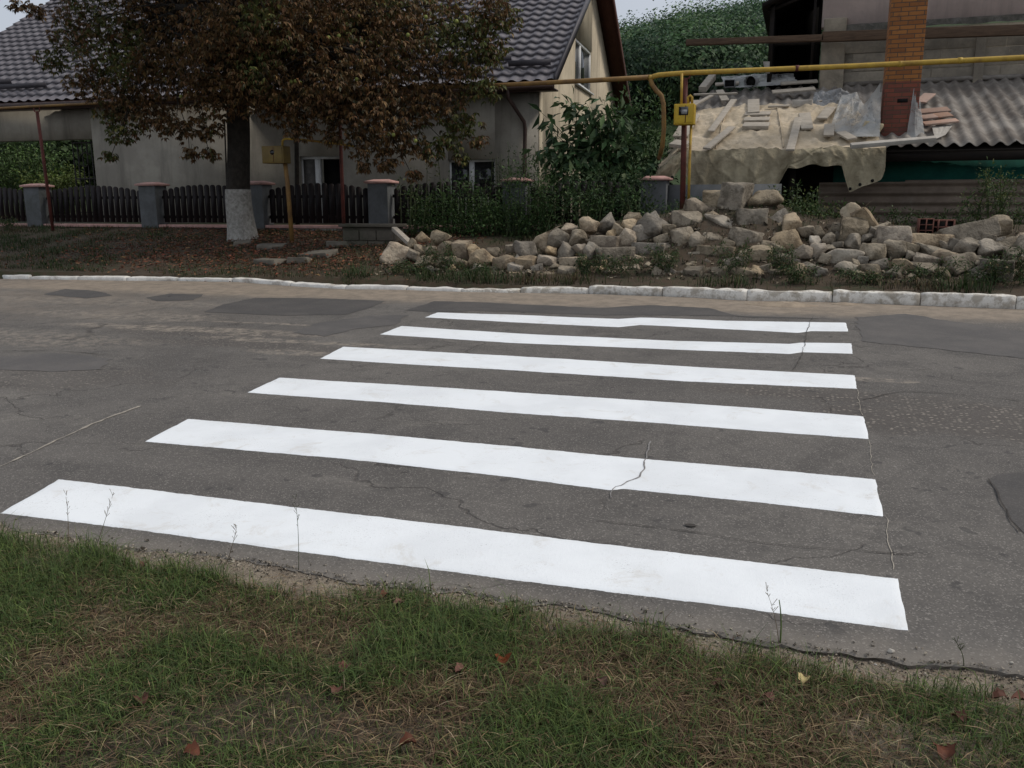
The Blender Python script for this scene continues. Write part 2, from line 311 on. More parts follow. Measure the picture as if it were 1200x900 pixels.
class MB:
    def __init__(s): s.v = []; s.f = []
    def add(s, v, f): b = len(s.v); s.v += [tuple(map(float, p)) for p in v]; s.f += [tuple(i+b for i in q) for q in f]; return s
    def box(s, c, size, ax=None):
        ax = np.eye(3) if ax is None else np.array(ax, float); c = np.array(c, float); h = np.array(size)/2
        v = [c + ax[0]*h[0]*i + ax[1]*h[1]*j + ax[2]*h[2]*k for i in (-1, 1) for j in (-1, 1) for k in (-1, 1)]
        return s.add(v, [(0, 1, 3, 2), (4, 6, 7, 5), (0, 4, 5, 1), (2, 3, 7, 6), (0, 2, 6, 4), (1, 5, 7, 3)])
    def bbox(s, x0, x1, y0, y1, z0, z1): return s.box(((x0+x1)/2, (y0+y1)/2, (z0+z1)/2), (x1-x0, y1-y0, z1-z0))
    def beam(s, a, b, w, h, up=(0, 0, 1)):
        a = np.array(a, float); b = np.array(b, float); d = b-a; L = np.linalg.norm(d); d /= L
        u = np.array(up, float); sd = np.cross(d, u); sd /= np.linalg.norm(sd); u = np.cross(sd, d)
        return s.box((a+b)/2, (L, w, h), (d, sd, u))
    def tube(s, path, rad, n=10, cap=True, wob=0):
        path = [np.array(p, float) for p in path]; rad = rad if hasattr(rad, '__len__') else [rad]*len(path); b = len(s.v); ref = None
        for i, p in enumerate(path):
            d = (path[min(i+1, len(path)-1)]-path[max(i-1, 0)]); d = d/(np.linalg.norm(d)+1e-9)
            if ref is None: ref = np.array([1, 0, 0]) if abs(d[0]) < .9 else np.array([0, 1, 0])
            x = ref-d*np.dot(ref, d); x /= np.linalg.norm(x); y = np.cross(d, x); ref = x
            for k in range(n):
                a = 2*math.pi*k/n; r = rad[i]*(1+(random.random()-.5)*wob); q = p+(x*math.cos(a)+y*math.sin(a))*r; s.v.append(tuple(q))
        for i in range(len(path)-1):
            for k in range(n):
                k2 = (k+1) % n; s.f.append((b+i*n+k, b+i*n+k2, b+(i+1)*n+k2, b+(i+1)*n+k))
        if cap: s.f.append(tuple(b+k for k in range(n))[::-1]); s.f.append(tuple(b+(len(path)-1)*n+k for k in range(n)))
        return s
    def prism(s, poly, d):  # poly: 3D points, extruded by d
        n = len(poly); v = [np.array(p, float) for p in poly]; v += [p+np.array(d, float) for p in v]
        return s.add(v, [tuple(range(n))[::-1], tuple(range(n, 2*n))]+[(i, (i+1) % n, n+(i+1) % n, n+i) for i in range(n)])
    def make(s, name, mat, parent=None, smooth=False, bevel=0, kind=None):
        bm = bmesh.new(); vs = [bm.verts.new(p) for p in s.v]
        for f in s.f:
            try: bm.faces.new([vs[i] for i in f])
            except ValueError: pass
        bmesh.ops.recalc_face_normals(bm, faces=bm.faces)
        if bevel: bmesh.ops.bevel(bm, geom=list(bm.edges), offset=bevel, segments=2, affect='EDGES', profile=.6)
        bm.verts.index_update(); V = [v.co[:] for v in bm.verts]; Fc = [[v.index for v in f.verts] for f in bm.faces]; bm.free()
        return link_mesh(name, V, Fc, mat, parent, smooth, kind=kind or ('own' if parent is None else None))
def grid_faces(nx, ny):
    i = np.arange(nx*ny).reshape(nx, ny); return [np.stack([i[:-1, :-1], i[1:, :-1], i[1:, 1:], i[:-1, 1:]], -1).reshape(-1, 4)]
def thing(name, label, cat, loc, group=None):
    o = bpy.data.objects.new(name, None); COL.objects.link(o); o.location = [float(x) for x in loc]; o['_w'] = [float(x) for x in loc]; o.empty_display_size = .2
    return tag(o, label, cat, group)
def tag(o, label, cat, group=None, kind=None):
    o['label'] = label; o['category'] = cat
    if group: o['group'] = group
    if kind: o['kind'] = kind
    return o
def struct(o, label=None):
    o['kind'] = 'structure'
    if label: o['label'] = label
    return o
def T(x, y): return float(terrain(x, y))
# ------------------------------------------------------------------ GROUND, ROAD
xs = np.concatenate([np.linspace(-400, -40, 30)[:-1], np.linspace(-40, -20, 24)[:-1], np.linspace(-20, 6, 210)[:-1], np.linspace(6, 30, 24)[:-1], np.linspace(30, 400, 24)])
ys = np.concatenate([np.linspace(-200, -2, 10)[:-1], np.linspace(-2, 3.2, 50), [3.35, 6, 11.0], np.linspace(11.3, 17, 120), np.linspace(17.3, 34, 14), np.linspace(36, 130, 30), np.linspace(140, 900, 12)])
GX, GY = np.meshgrid(xs, ys, indexing='ij')
struct(link_mesh('ground', np.stack([GX, GY, terrain(GX, GY)], -1).reshape(-1, 3), grid_faces(len(xs), len(ys)), 'soil', smooth=True), 'trodden soil ground with sandy strip beside the road')
NE = [(0, 613), (30, 623), (100, 632), (170, 645), (215, 649), (290, 656), (400, 680), (500, 690), (560, 698), (640, 706), (700, 715), (760, 727), (800, 733), (880, 750), (960, 760), (1010, 766), (1070, 775), (1140, 781), (1200, 789)]
ne = np.array([on_road(*p)[:2] for p in NE])
def near_edge(X): return np.interp(X, ne[:, 0], ne[:, 1]) + .035*(vnoise(X, 0*X, 7)-.5) + .035*(vnoise(X, 0*X+5, 17)-.5)
rx = np.concatenate([np.linspace(-400, -14, 60)[:-1], np.linspace(-14, 5, 700), np.linspace(5, 400, 60)[1:]])
t = np.concatenate([[0, 0], np.linspace(0, 1, 40)**1.3]); V = []
yn_ = near_edge(rx); yk_ = kerb_y(rx)+.03
for j, tt in enumerate(t):
    yy = yn_ + (yk_-yn_)*tt; zz = roadz(rx, yy)
    if j == 0: zz = zz-.03; yy = yy+.012+.022*(vnoise(rx, rx*0+2, 45)-.5)
    if j == 1: zz = zz-.003-.008*vnoise(rx, rx*0+7, 30); yy = yy+.026*(vnoise(rx, rx*0+4, 38)-.5)
    if j == 2: yy = yy+.016
    V.append(np.stack([rx, yy, zz], -1))
V = np.stack(V, 1).reshape(-1, 3)
ro = struct(link_mesh('road', V, grid_faces(len(rx), len(t)), 'asphalt', smooth=True), 'worn patched grey asphalt road')
sm = np.ones(len(ro.data.polygons), bool).reshape(len(rx)-1, len(t)-1); sm[:, 0] = False; sm[:, 1] = False; ro.data.polygons.foreach_set('use_smooth', sm.ravel())
def sheet(name, poly_px, mat, lift, jit=.01, step=.05, label=None):
    """irregular flat patch lying on the road: outline resampled and roughened"""
    P = [on_road(*p)[:2] for p in poly_px]; out = []
    for a, b in zip(P, P[1:]+P[:1]):
        L = np.linalg.norm(b-a); n = max(1, int(L/step))
        for k in range(n):
            q = a+(b-a)*k/n; out.append(q+jit*(np.array([vnoise(q[0], q[1], 9), vnoise(q[1], q[0], 9)])-.5)*2)
    out = np.array(out); bm = bmesh.new(); vs = [bm.verts.new((x, y, 0)) for x, y in out]; f = bm.faces.new(vs); bmesh.ops.triangulate(bm, faces=[f])
    x0, y0 = out.min(0); x1, y1 = out.max(0)
    for k in range(1, 14):
        for (a, l0, l1) in ((0, x0, x1), (1, y0, y1)):
            co = [0, 0, 0]; no = [0, 0, 0]; co[a] = l0+(l1-l0)*k/14; no[a] = 1
            bmesh.ops.bisect_plane(bm, geom=list(bm.verts)+list(bm.edges)+list(bm.faces), plane_co=co, plane_no=no)
    bmesh.ops.triangulate(bm, faces=bm.faces); bm.verts.index_update()
    V = np.array([v.co[:] for v in bm.verts]); V[:, 2] = roadz(V[:, 0], V[:, 1])+lift; Fc = [[v.index for v in f.verts] for f in bm.faces]; bm.free()
    o = link_mesh(name, V, Fc, mat, smooth=True)
    return struct(o, label)
sheet('asphalt_patch', [(238, 366), (262, 357), (300, 349), (380, 350), (452, 353), (430, 362), (405, 369), (330, 370)], 'patch', .003, .02, label='large dark repair patch near the far kerb')
sheet('asphalt_patch', [(170, 349), (200, 344), (238, 345), (228, 352), (185, 353)], 'patch', .003, .03, label='small dark repair patch left of the large one')
sheet('asphalt_patch', [(52, 345), (75, 339), (112, 341), (134, 346), (100, 350)], 'patch', .003, .03, label='leftmost dark repair patch on the far lane')
sheet('asphalt_patch', [(475, 364), (510, 353), (560, 354), (640, 358), (700, 361), (760, 358), (830, 361), (872, 372), (985, 374), (900, 371), (700, 369), (560, 364), (505, 366)], 'patch', .003, .02, label='thin dark repair strip behind the last painted stripe')
sheet('asphalt_patch', [(1003, 372), (1060, 368), (1200, 389), (1260, 398), (1260, 428), (1160, 415), (1009, 400)], 'patchlight', .003, .03, label='smooth dark repair right of the crossing')
sheet('asphalt_patch', [(1158, 562), (1168, 556), (1230, 552), (1280, 600), (1260, 660), (1200, 628), (1180, 602)], 'patch', .003, .02, label='dark patch at the right edge of the road')
sheet('asphalt_patch', [(342, 390), (372, 379), (430, 371), (478, 369), (462, 381), (420, 385), (385, 394)], 'patchlight', .003, .04, label='wavy darker patch left of the two farthest stripes')
sheet('asphalt_patch', [(0, 418), (60, 414), (128, 420), (120, 432), (50, 436), (-40, 432)], 'patchlight', .003, .05, label='long dark patch at the left edge of the road')
def ribbon(name, px, mat, w, lift, label):
    P = [on_road(*p)[:2] for p in px]; pts = []
    for a, b in zip(P, P[1:]):
        n = max(2, int(np.linalg.norm(b-a)/.03))
        for k in range(n): pts.append(a+(b-a)*k/n)
    pts = np.array(pts); d = np.gradient(pts, axis=0); d /= np.linalg.norm(d, axis=1)[:, None]; nn = np.stack([-d[:, 1], d[:, 0]], -1)
    pts = pts+nn*((fbm(pts[:, 0], pts[:, 1], 7, 4)-.45)*.05)[:, None]
    ww = w*.6*(.1+1.3*vnoise(pts[:, 0]+3, pts[:, 1], 14))[:, None]; A = pts+nn*ww/2; B = pts-nn*ww/2
    V = np.concatenate([A, B]); n = len(pts); V = np.column_stack([V, roadz(V[:, 0], V[:, 1])+lift]); i = np.arange(n-1)
    return struct(link_mesh(name, V, [np.stack([i, i+1, i+1+n, i+n], -1)], mat, smooth=True), label)
ribbon('road_crack', [(700, 612), (800, 622), (900, 638), (1000, 645), (1080, 652)], 'crack', .010, .006, 'crack between the two nearest stripes')
ribbon('road_crack', [(718, 585), (722, 572), (748, 560), (757, 538), (765, 517)], 'cracklight', .014, .008, 'crack running through the second stripe')
ribbon('road_crack', [(930, 435), (940, 416), (945, 388), (952, 372)], 'crack', .012, .011, 'crack through the two farthest stripes')
ribbon('road_crack', [(1010, 468), (1060, 458), (1120, 462), (1200, 470)], 'crack', .014, .006, 'crack right of the third stripe')
ribbon('road_crack', [(0, 412), (60, 411), (130, 416)], 'crack', .02, .006, 'dark crack on the left of the road')
ribbon('road_crack', [(60, 378), (120, 372), (160, 366), (200, 360)], 'crack', .02, .006, 'crack on the far left lane')
ribbon('road_crack', [(1158, 562), (1172, 590), (1182, 606), (1200, 628)], 'crack', .016, .009, 'crack around the right edge patch')
ribbon('road_seam', [(0, 547), (60, 520), (110, 497), (166, 475)], 'seam', .04, .004, 'pale seam line on the left lane')
ribbon('road_seam', [(1005, 457), (1011, 488)], 'seam', .008, .004, 'thin setting-out line between stripe ends')
ribbon('road_seam', [(1018, 516), (1026, 560)], 'seam', .007, .004, 'thin setting-out line beside the second stripe')
ribbon('road_seam', [(1036, 606), (1050, 672)], 'seam', .007, .004, 'thin setting-out line beside the first stripe')
STR = [([(69, 562), (347, 594), (600, 625.5), (850, 655), (1052.5, 678.5)], [(1, 602), (170, 622), (347, 646.5), (600, 680), (850, 710.5), (1064, 738.5)]),
 ([(220, 491), (430, 508), (600, 523.5), (740, 537), (900, 550), (1026, 562)], [(170, 517.5), (400, 537), (600, 560), (716, 575), (730, 573), (900, 590), (1035, 605)]),
 ([(327, 443), (600, 460), (830, 475), (1012, 488)], [(290, 460), (440, 471), (600, 484), (780, 497), (1018, 514.5)]),
 ([(402, 406.5), (600, 417.5), (820, 431), (1002, 440)], [(375, 420), (480, 427), (600, 434), (800, 447), (1004, 455.5)]),
 ([(470, 382.5), (600, 391), (790, 400), (925, 403.5), (938, 402), (998, 402.5)], [(445, 392), (600, 402), (790, 410), (925, 415), (940, 413), (999, 414.5)]),
 ([(512, 366.5), (600, 369), (725, 374), (750, 372.5), (850, 376), (991.5, 378.5)], [(498, 372), (600, 377.5), (725, 383.5), (750, 381), (860, 386), (935, 390), (950, 388), (994, 388.5)])]
ORD = ['nearest and widest looking', 'second nearest', 'third nearest', 'fourth nearest', 'second farthest', 'farthest']
for k, (top, bot) in enumerate(STR):
    def dens(pl):
        w = np.array([on_road(*p)[:2] for p in pl]); s = np.linspace(0, 1, 260)
        acc = np.concatenate([[0], np.cumsum(np.linalg.norm(np.diff(w, axis=0), axis=1))]); acc /= acc[-1]
        return np.stack([np.interp(s, acc, w[:, 0]), np.interp(s, acc, w[:, 1])], -1)
    A, B = dens(top), dens(bot)
    A[:, 1] += .008*(vnoise(A[:, 0], A[:, 1]*0+k, 12)-.5)+.006*(vnoise(A[:, 0], A[:, 1]*0+k, 70)-.5); B[:, 1] += .008*(vnoise(B[:, 0], B[:, 1]*0+9+k, 12)-.5)+.006*(vnoise(B[:, 0], B[:, 1]*0+k+9, 70)-.5)
    qs = np.concatenate([[0], np.linspace(.02, .98, 12), [1]]); rows = [A+(B-A)*q for q in qs]; G = np.stack(rows, 1)
    G[0, :, 0] += .012*(vnoise(np.arange(14), np.zeros(14)+k, .9)-.5); G[-1, :, 0] += .008*(vnoise(np.arange(14), np.zeros(14)+k+4, .9)-.5)
    G = G.reshape(-1, 2); lf = np.full((260, 14), .0055); lf[:, 0] = .0005; lf[:, -1] = .0005; lf[0] = .001; lf[-1] = .001; V = np.column_stack([G, roadz(G[:, 0], G[:, 1])+lf.ravel()])
    o = link_mesh('painted_stripe', V, grid_faces(260, 14), 'paint', smooth=True)
    o['kind'] = 'structure'; o['label'] = f'{ORD[k]} white painted stripe of the zebra crossing'; o['group'] = 'zebra crossing stripes'
# ------------------------------------------------------------------ KERB
brk = [(-75, 321), (-30, 321), (12, 327), (35, 327), (91, 328), (148, 329), (208, 329), (272, 330), (340, 335), (405, 339), (476, 340), (540, 342), (610, 343), (690, 344), (776, 347), (875, 352), (975, 354), (1078, 358), (1190, 362), (1300, 366)]
kl = ['out past the left edge', 'at the far left edge', 'short, first in view on the left', 'below the leftmost fence pillar', 'below the left fence panel', 'below the second fence pillar', 'left of the chestnut trunk', 'right in front of the chestnut trunk', 'just right of the chestnut trunk', 'in front of the paving slabs', 'half buried in weeds near the dark wall', 'hidden among weeds at the left foot of the rubble', 'flaking, below the left part of the rubble', 'dirty, below the middle of the rubble', 'below the tall upright blocks', 'beside the pale sand heap', 'right of the sand heap', 'below the slanted slab stone', 'at the right edge of the view']
for i in range(len(brk)-1):
    a = on_road(*brk[i]); b = on_road(*brk[i+1]); d = b-a; L = np.linalg.norm(d[:2]); d = d/np.linalg.norm(d); nrm = np.array([-d[1], d[0], 0])
    hgt = .060 if i < 10 else [.055, .05, .075, .10, .13, .13, .135, .14, .14, .14][min(i-10, 9)]; dz = random.uniform(-.012, .012)
    mb = MB(); n = 16; W = .13; ax = a+d*.005; bx = b-d*.005; prof = [(0, -.1), (0, hgt-.014), (.014, hgt), (W-.02, hgt+.004), (W, hgt-.02), (W, -.1)]
    for s_ in range(n+1):
        q = ax+(bx-ax)*s_/n; e = 1 if 0 < s_ < n else .0
        for (yy, zz) in prof:
            w = .016*(mnoise.noise(Vector((q[0]*6, q[1]*6+yy*20, zz*20+i)))); chip = .007 if e == 0 and zz > .05 else 0
            p = q+nrm*(yy+w); mb.v.append((p[0], p[1], q[2]+zz+w-chip+dz))
    m_ = len(prof)
    for s_ in range(n):
        for k in range(m_): k2 = (k+1) % m_; mb.f.append((s_*m_+k, s_*m_+k2, (s_+1)*m_+k2, (s_+1)*m_+k))
    mb.f.append(tuple(range(m_))); mb.f.append(tuple(n*m_+k for k in range(m_)))
    o = mb.make('kerb_stone', 'kerbdirty' if i > 10 else 'kerb', smooth=False)
    tag(o, 'whitewashed kerb stone '+kl[i], 'kerb stone', 'whitewashed kerb stones along the far side')
# ------------------------------------------------------------------ leaf and blade generators
def leaf_faces(C, D, N, L, W, fold=.25, color=None):
    """pointed folded leaves: base C, direction D, normal N"""
    D = D/np.linalg.norm(D, axis=1)[:, None]; Sd = np.cross(D, N); Sd /= (np.linalg.norm(Sd, axis=1)[:, None]+1e-9); Nn = np.cross(Sd, D)
    L = L[:, None]; W = W[:, None]
    b = C; m1 = C+D*L*.5+Sd*W/2+Nn*W*fold; m2 = C+D*L*.5-Sd*W/2+Nn*W*fold; tip = C+D*L-Nn*L*.12; mid = C+D*L*.5
    n = len(C); V = np.stack([b, m1, tip, m2, mid], 1).reshape(-1, 3); i = np.arange(n)*5
    Fq = np.concatenate([np.stack([i, i+1, i+4], -1), np.stack([i+1, i+2, i+4], -1), np.stack([i+2, i+3, i+4], -1), np.stack([i+3, i, i+4], -1)])
    return V, [Fq], (np.repeat(color, 5, axis=0) if color is not None else None)
def unit(n): v = rng.normal(size=(n, 3)); return v/np.linalg.norm(v, axis=1)[:, None]
def pick(cols, w, n, var=.25):
    c = np.array(cols)[rng.choice(len(cols), n, p=np.array(w)/sum(w))]; return c*(1+var*(rng.random((n, 1))*2-1))*(1+.1*(rng.random((n, 3))*2-1))
def blades(X, Y, Z, H, W, lean, color):
    n = len(X); a = rng.random(n)*2*np.pi; d = np.stack([np.cos(a), np.sin(a), np.zeros(n)], -1); s = np.stack([-d[:, 1], d[:, 0], np.zeros(n)], -1)
    base = np.stack([X, Y, Z], -1); W = W[:, None]; H = H[:, None]; ln = lean[:, None]; up = np.array([0, 0, 1.0])
    b1 = base-s*W/2; b2 = base+s*W/2; m = base+up*H*.55*(1-ln*.35)+d*H*ln*.3; tp = base+up*H*(1-ln*.75)+d*H*ln*.95
    V = np.stack([b1, b2, m+s*W*.38, m-s*W*.38, tp], 1).reshape(-1, 3); i = np.arange(n)*5
    c = np.repeat(color, 5, axis=0).reshape(n, 5, 3); c[:, :2] *= .3; c[:, 2:4] *= .85; c[:, 4] *= 1.12  # roots darkened and tips lightened: shade painted into the blade colour
    return V, [np.stack([i, i+1, i+2, i+3], -1), np.stack([i+3, i+2, i+4], -1)], c.reshape(-1, 3)
def stuff(name, parts, mat, label, cat):
    V = []; F3 = []; F4 = []; C = []; b = 0
    for v, fs, c in parts:
        V.append(v); C.append(c)
        for f in fs: (F4 if f.shape[1] == 4 else F3).append(f+b)
        b += len(v)
    F = [np.concatenate(x) for x in (F3, F4) if x]
    return link_mesh(name, np.concatenate(V), F, mat, col=np.concatenate(C), smooth=False), label, cat
GREEN = (.125, .175, .048); DGREEN = (.070, .112, .034); DRY = (.25, .18, .10); BRN = (.125, .080, .050); PALE = (.40, .32, .19)
# near verge grass
GE = [(0, 632), (60, 640), (150, 655), (230, 672), (300, 680), (400, 690), (500, 700), (600, 714), (700, 728), (800, 748), (900, 770), (1000, 790), (1100, 803), (1200, 815)]
ge = np.array([on_road(*p)[:2] for p in GE])
def grass_edge(X): return np.interp(X, ge[:, 0], ge[:, 1])
def near_grass():
    parts = []
    def field(n, x0, x1, y0, dens_pow, hs):
        X = rng.uniform(x0, x1, n); ye = grass_edge(X); Y = ye-(ye-y0)*rng.random(n)**dens_pow + .05*(rng.normal(size=n))*.5
        cl = fbm(X, Y, 3.0, 3); keep = (rng.random(n) < sstep(cl, .25, .5)*.75+.3) & ~((Y > ye-.06) & (vnoise(X, Y, 6) < .45)); X = X[keep]; Y = Y[keep]; n = len(X)
        g = fbm(X+9, Y, 1.6, 3); edge = np.clip(1-(grass_edge(X)-Y)/.35, 0, 1)
        pg = sstep(g, .42, .53)*.80+.10+edge*.40; isg = rng.random(n) < pg
        col = np.where(isg[:, None], pick([GREEN, DGREEN, (.085, .105, .035)], [4, 4, 2], n), pick([DRY, BRN, PALE, (.13, .11, .05)], [3, 5, .4, 2.0], n))
        H = hs*(rng.uniform(.35, 1.2, n))*(.65+.7*vnoise(X, Y, 2.2)+.35*edge); H = np.where(isg, H*1.2, H*.8); lean = np.clip(rng.uniform(.3, 1.15, n)+np.where(isg, 0, .3), 0, 1.3)
        Wd = rng.uniform(.0018, .0042, n)
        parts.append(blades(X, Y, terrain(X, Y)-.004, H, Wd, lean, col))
    field(190000, -4.3, 1.3, 1.15, .95, .078)
    field(20000, -4.3, 1.3, 2.2, .9, .12)
    field(16000, -9, 4, .2, .9, .10)
    # lying straw
    n = 22000; X = rng.uniform(-4.3, 1.3, n); Y = grass_edge(X)-rng.random(n)*1.5; a = rng.random(n)*6.28
    D = np.stack([np.cos(a), np.sin(a), rng.uniform(-.1, .25, n)], -1); C = np.stack([X, Y, terrain(X, Y)+rng.uniform(.005, .045, n)], -1)
    parts.append(leaf_faces(C, D, np.tile([0, 0, 1.0], (n, 1)), rng.uniform(.04, .13, n), rng.uniform(.0015, .003, n), .1, pick([DRY, PALE, BRN], [4, 1.2, 4], n)))
    o, l, c = stuff('grass', parts, 'grass', 'short patchy green and dry grass in the foreground verge', 'grass'); tag(o, l, c, kind='stuff')
near_grass()
def far_grass():
    parts = []; n = 110000; X = rng.uniform(-22, 7, n); Y = 11.75+rng.random(n)*4.4
    tree = np.exp(-(((X+9.6)/3.6)**2+((Y-14.2)/1.9)**2)); rub = ((X > -6.6) & (X < 5.5) & (Y > 12.15) & (Y < 15.0))
    p = .85*sstep(fbm(X, Y, 1.5, 3), .25, .55)*(1-.8*tree); p = np.where(rub, .10, p); p = np.where((~rub) & (X > -6.6) & (Y < 12.15), np.clip(.05+1.3*sstep(vnoise(X, 0*X+3, 1.4), .35, .8), 0, 1), p); k = rng.random(n) < p; X = X[k]; Y = Y[k]; n = len(X)
    isg = rng.random(n) < np.clip(.85*sstep(fbm(X+3, Y, 1.1, 3), .3, .5)+.2, 0, .9)
    col = np.where(isg[:, None], pick([(.040, .070, .022), (.06, .09, .03)], [5, 3], n), pick([(.11, .075, .045), (.11, .095, .045), (.22, .165, .09)], [4, 4, 1], n))
    H = rng.uniform(.05, .15, n)*np.where((X > -6.6) & (Y < 12.2), 1.0+1.6*vnoise(X, Y*0, 1.9), 1)
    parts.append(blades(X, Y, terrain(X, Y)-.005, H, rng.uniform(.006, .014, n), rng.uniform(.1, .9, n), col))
    o, l, c = stuff('grass', parts, 'grass', 'low green and brown grass on the bank behind the kerb', 'grass'); tag(o, l, c, kind='stuff')
    # leaf litter
    n = 9000; X = rng.normal(-9.4, 2.3, n); Y = rng.uniform(11.75, 15.9, n); k = (X < -5.4) & (X > -15.5) & (rng.random(n) < .25+sstep(Y, 12, 13.2)); X = X[k]; Y = Y[k]; n = len(X); a = rng.random(n)*6.28
    D = np.stack([np.cos(a), np.sin(a), rng.uniform(-.25, .35, n)], -1); C = np.stack([X, Y, terrain(X, Y)+rng.uniform(.01, .06, n)], -1)
    N = np.tile([0, 0, 1.0], (n, 1))+rng.normal(size=(n, 3))*.5
    p = [leaf_faces(C, D, N, rng.uniform(.04, .10, n), rng.uniform(.018, .04, n), .3, pick([(.20, .075, .042), (.13, .052, .032), (.22, .125, .065), (.07, .04, .028)], [4, 5, 2, 4], n))]
    o, l, c = stuff('leaf_litter', p, 'litter', 'rust red fallen leaves under the chestnut tree', 'fallen leaves'); tag(o, l, c, kind='stuff')
far_grass()
# ------------------------------------------------------------------ CHESTNUT TREE
def chestnut():
    b = np.array([-10.6, 15.0, T(-10.6, 15.0)]); tr = thing('chestnut_tree', 'large chestnut tree with rusty brown leaves and whitewashed trunk base', 'tree', b)
    zt = at(286, 222, 15)[2]; n = 26
    def trunk_pt(z):
        vv = (z-b[2])/(3.6); return np.array([b[0]+.18*vv+.03*math.sin(z*3), 15.0+.05*math.sin(z*2), z])
    def rad(z): h = z-b[2]; return .20+.03*math.exp(-h/.15)+.07*math.exp(-h/1.1)
    def column(z0, z1, extra, m):
        mb = MB(); zs = np.linspace(z0, z1, m)
        for z in zs:
            c = trunk_pt(z)
            for k in range(n):
                a = 2*math.pi*k/n; r = (rad(z)+extra)*(1+.07*mnoise.noise(Vector((math.cos(a)*2.2, math.sin(a)*2.2, z*.7)))+.035*mnoise.noise(Vector((math.cos(a)*7, math.sin(a)*7, z*2))))
                mb.v.append((c[0]+r*math.cos(a), c[1]+r*math.sin(a), z))
        for i in range(m-1):
            for k in range(n): k2 = (k+1) % n; mb.f.append((i*n+k, i*n+k2, (i+1)*n+k2, (i+1)*n+k))
        mb.f.append(tuple(range((m-1)*n, m*n))); return mb
    trunk = column(b[2]-.15, 4.15, 0, 40)
    top = trunk_pt(4.0); ends = []
    def limb(p0, p1, r0, r1, sag=.0, k=7):
        pts = []; p0 = np.array(p0, float); p1 = np.array(p1, float)
        for i in range(k+1):
            s = i/k; q = p0+(p1-p0)*s; q[2] += math.sin(s*math.pi)*np.linalg.norm(p1-p0)*.10 - sag*s*s; q += rng.normal(size=3)*.04*(0 < i < k); pts.append(q)
        trunk.tube(pts, list(np.linspace(r0, r1, k+1)), 7, True, .15); return pts
    L1 = limb(top-[0, 0, .3], at(272, -60, 14.9), .23, .15); L2 = limb(top-[0, 0, .3], at(330, -60, 15.2), .22, .14)
    L3 = limb(L1[3], at(190, 20, 15.2), .10, .05); L4 = limb(L2[2], at(420, 60, 14.6), .10, .05); L5 = limb(top, at(500, 40, 15.4), .11, .04)
    # crown clumps: (x, y in view, radius m, depth)
    cl = []
    low = [(265, 95, .7, 14.2), (300, 90, .7, 13.9), (270, 40, .9, 13.9), (250, 70, .8, 14), (315, 30, .9, 13.9), (350, 120, .5, 14.2), (400, 95, .8, 14.3), (450, 130, .7, 14.4), (170, 70, .8, 14.6), (60, 70, .35, 15.2), (85, 45, .5, 15.3), (110, 95, .6, 15), (95, 15, .6, 15.4), (130, 60, .8, 15.1), (150, 110, .65, 14.8), (135, 130, .45, 14.6), (142, 158, .30, 14.4), (128, 182, .16, 14.3), (175, 135, .55, 14.7), (160, 30, .9, 15.4), (200, 90, .9, 14.8),
      (205, 148, .42, 14.5), (222, 178, .22, 14.3), (245, 180, .18, 14.3), (240, 150, .42, 14.4), (250, 110, .7, 14.3), (230, 40, .9, 15.2), (290, 60, .8, 14.3), (300, 112, .6, 14.2), (330, 125, .5, 14.4), (350, 152, .28, 14.3), (345, 80, .9, 14.8), (380, 130, .6, 14.6), (388, 160, .2, 14.3),
      (300, 10, .9, 15), (370, 20, 1, 14.8), (420, 60, 1, 14.9), (425, 120, .8, 14.7), (430, 165, .5, 14.5), (455, 190, .25, 14.4), (425, 195, .15, 14.2), (470, 160, .55, 14.8), (500, 178, .32, 14.6), (525, 165, .3, 14.8), (470, 95, .9, 15), (515, 125, .6, 14.9), (545, 145, .35, 15), (495, 40, 1, 15.2), (545, 75, .7, 15.1), (560, 30, .75, 15.3), (585, 15, .45, 15.2), (570, 105, .3, 15), (575, 60, .35, 15.1), (440, 5, .9, 15.5), (200, 5, .9, 15.6), (40, 12, .28, 15.5), (20, 5, .2, 15.6), (485, 205, .15, 14.5), (540, 185, .15, 14.8), (560, 165, .18, 15)]
    for u, v, r, Y in low: cl.append((at(u, v, Y), r, 1.0))
    for i in range(60):
        th = rng.random()*6.28; q = rng.random()**.5*3.6; z = rng.uniform(6.2, 11.5); q *= math.sqrt(max(.05, 1-((z-7)/5.2)**2)); cl.append((np.array([b[0]+.3+q*math.cos(th)*1.1, 15.2+q*math.sin(th), z]), rng.uniform(.8, 1.2), .45))
    for i in range(26):   # back half
        th = rng.uniform(.3, 2.8); q = rng.uniform(1.0, 3.2); z = rng.uniform(4.3, 6.5); cl.append((np.array([b[0]+.3+q*math.cos(th)*1.15, 15.2+q*math.sin(th)*.9, z]), rng.uniform(.6, .9), .6))
    CC = []; 
    for c, r, dn in cl:
        k = int(dn*(470*r**2.0+14)); v = unit(k)*(rng.random((k, 1))**.45)*r*np.array([1, 1, .72]); CC.append(c+v)
        # branch to it
        src = [L1, L2, L3, L4, L5][int(np.argmin([np.linalg.norm(np.array(L)[-1]-c) for L in (L1, L2, L3, L4, L5)]))]
        p0 = src[int(rng.integers(2, len(src)))]
        pts = limb(p0, c, .020+.008*r, .005, .08)
        for j in range(3): e = c+unit(1)[0]*r*.8; limb(c, e, .006, .002, .03, 3)
    CC = np.concatenate(CC); n2 = len(CC)
    hue = fbm(CC[:, 0]*1.2+CC[:, 1], CC[:, 2]*1.3, .9, 3)
    axis = rng.random(n2)*6.28; parts = []
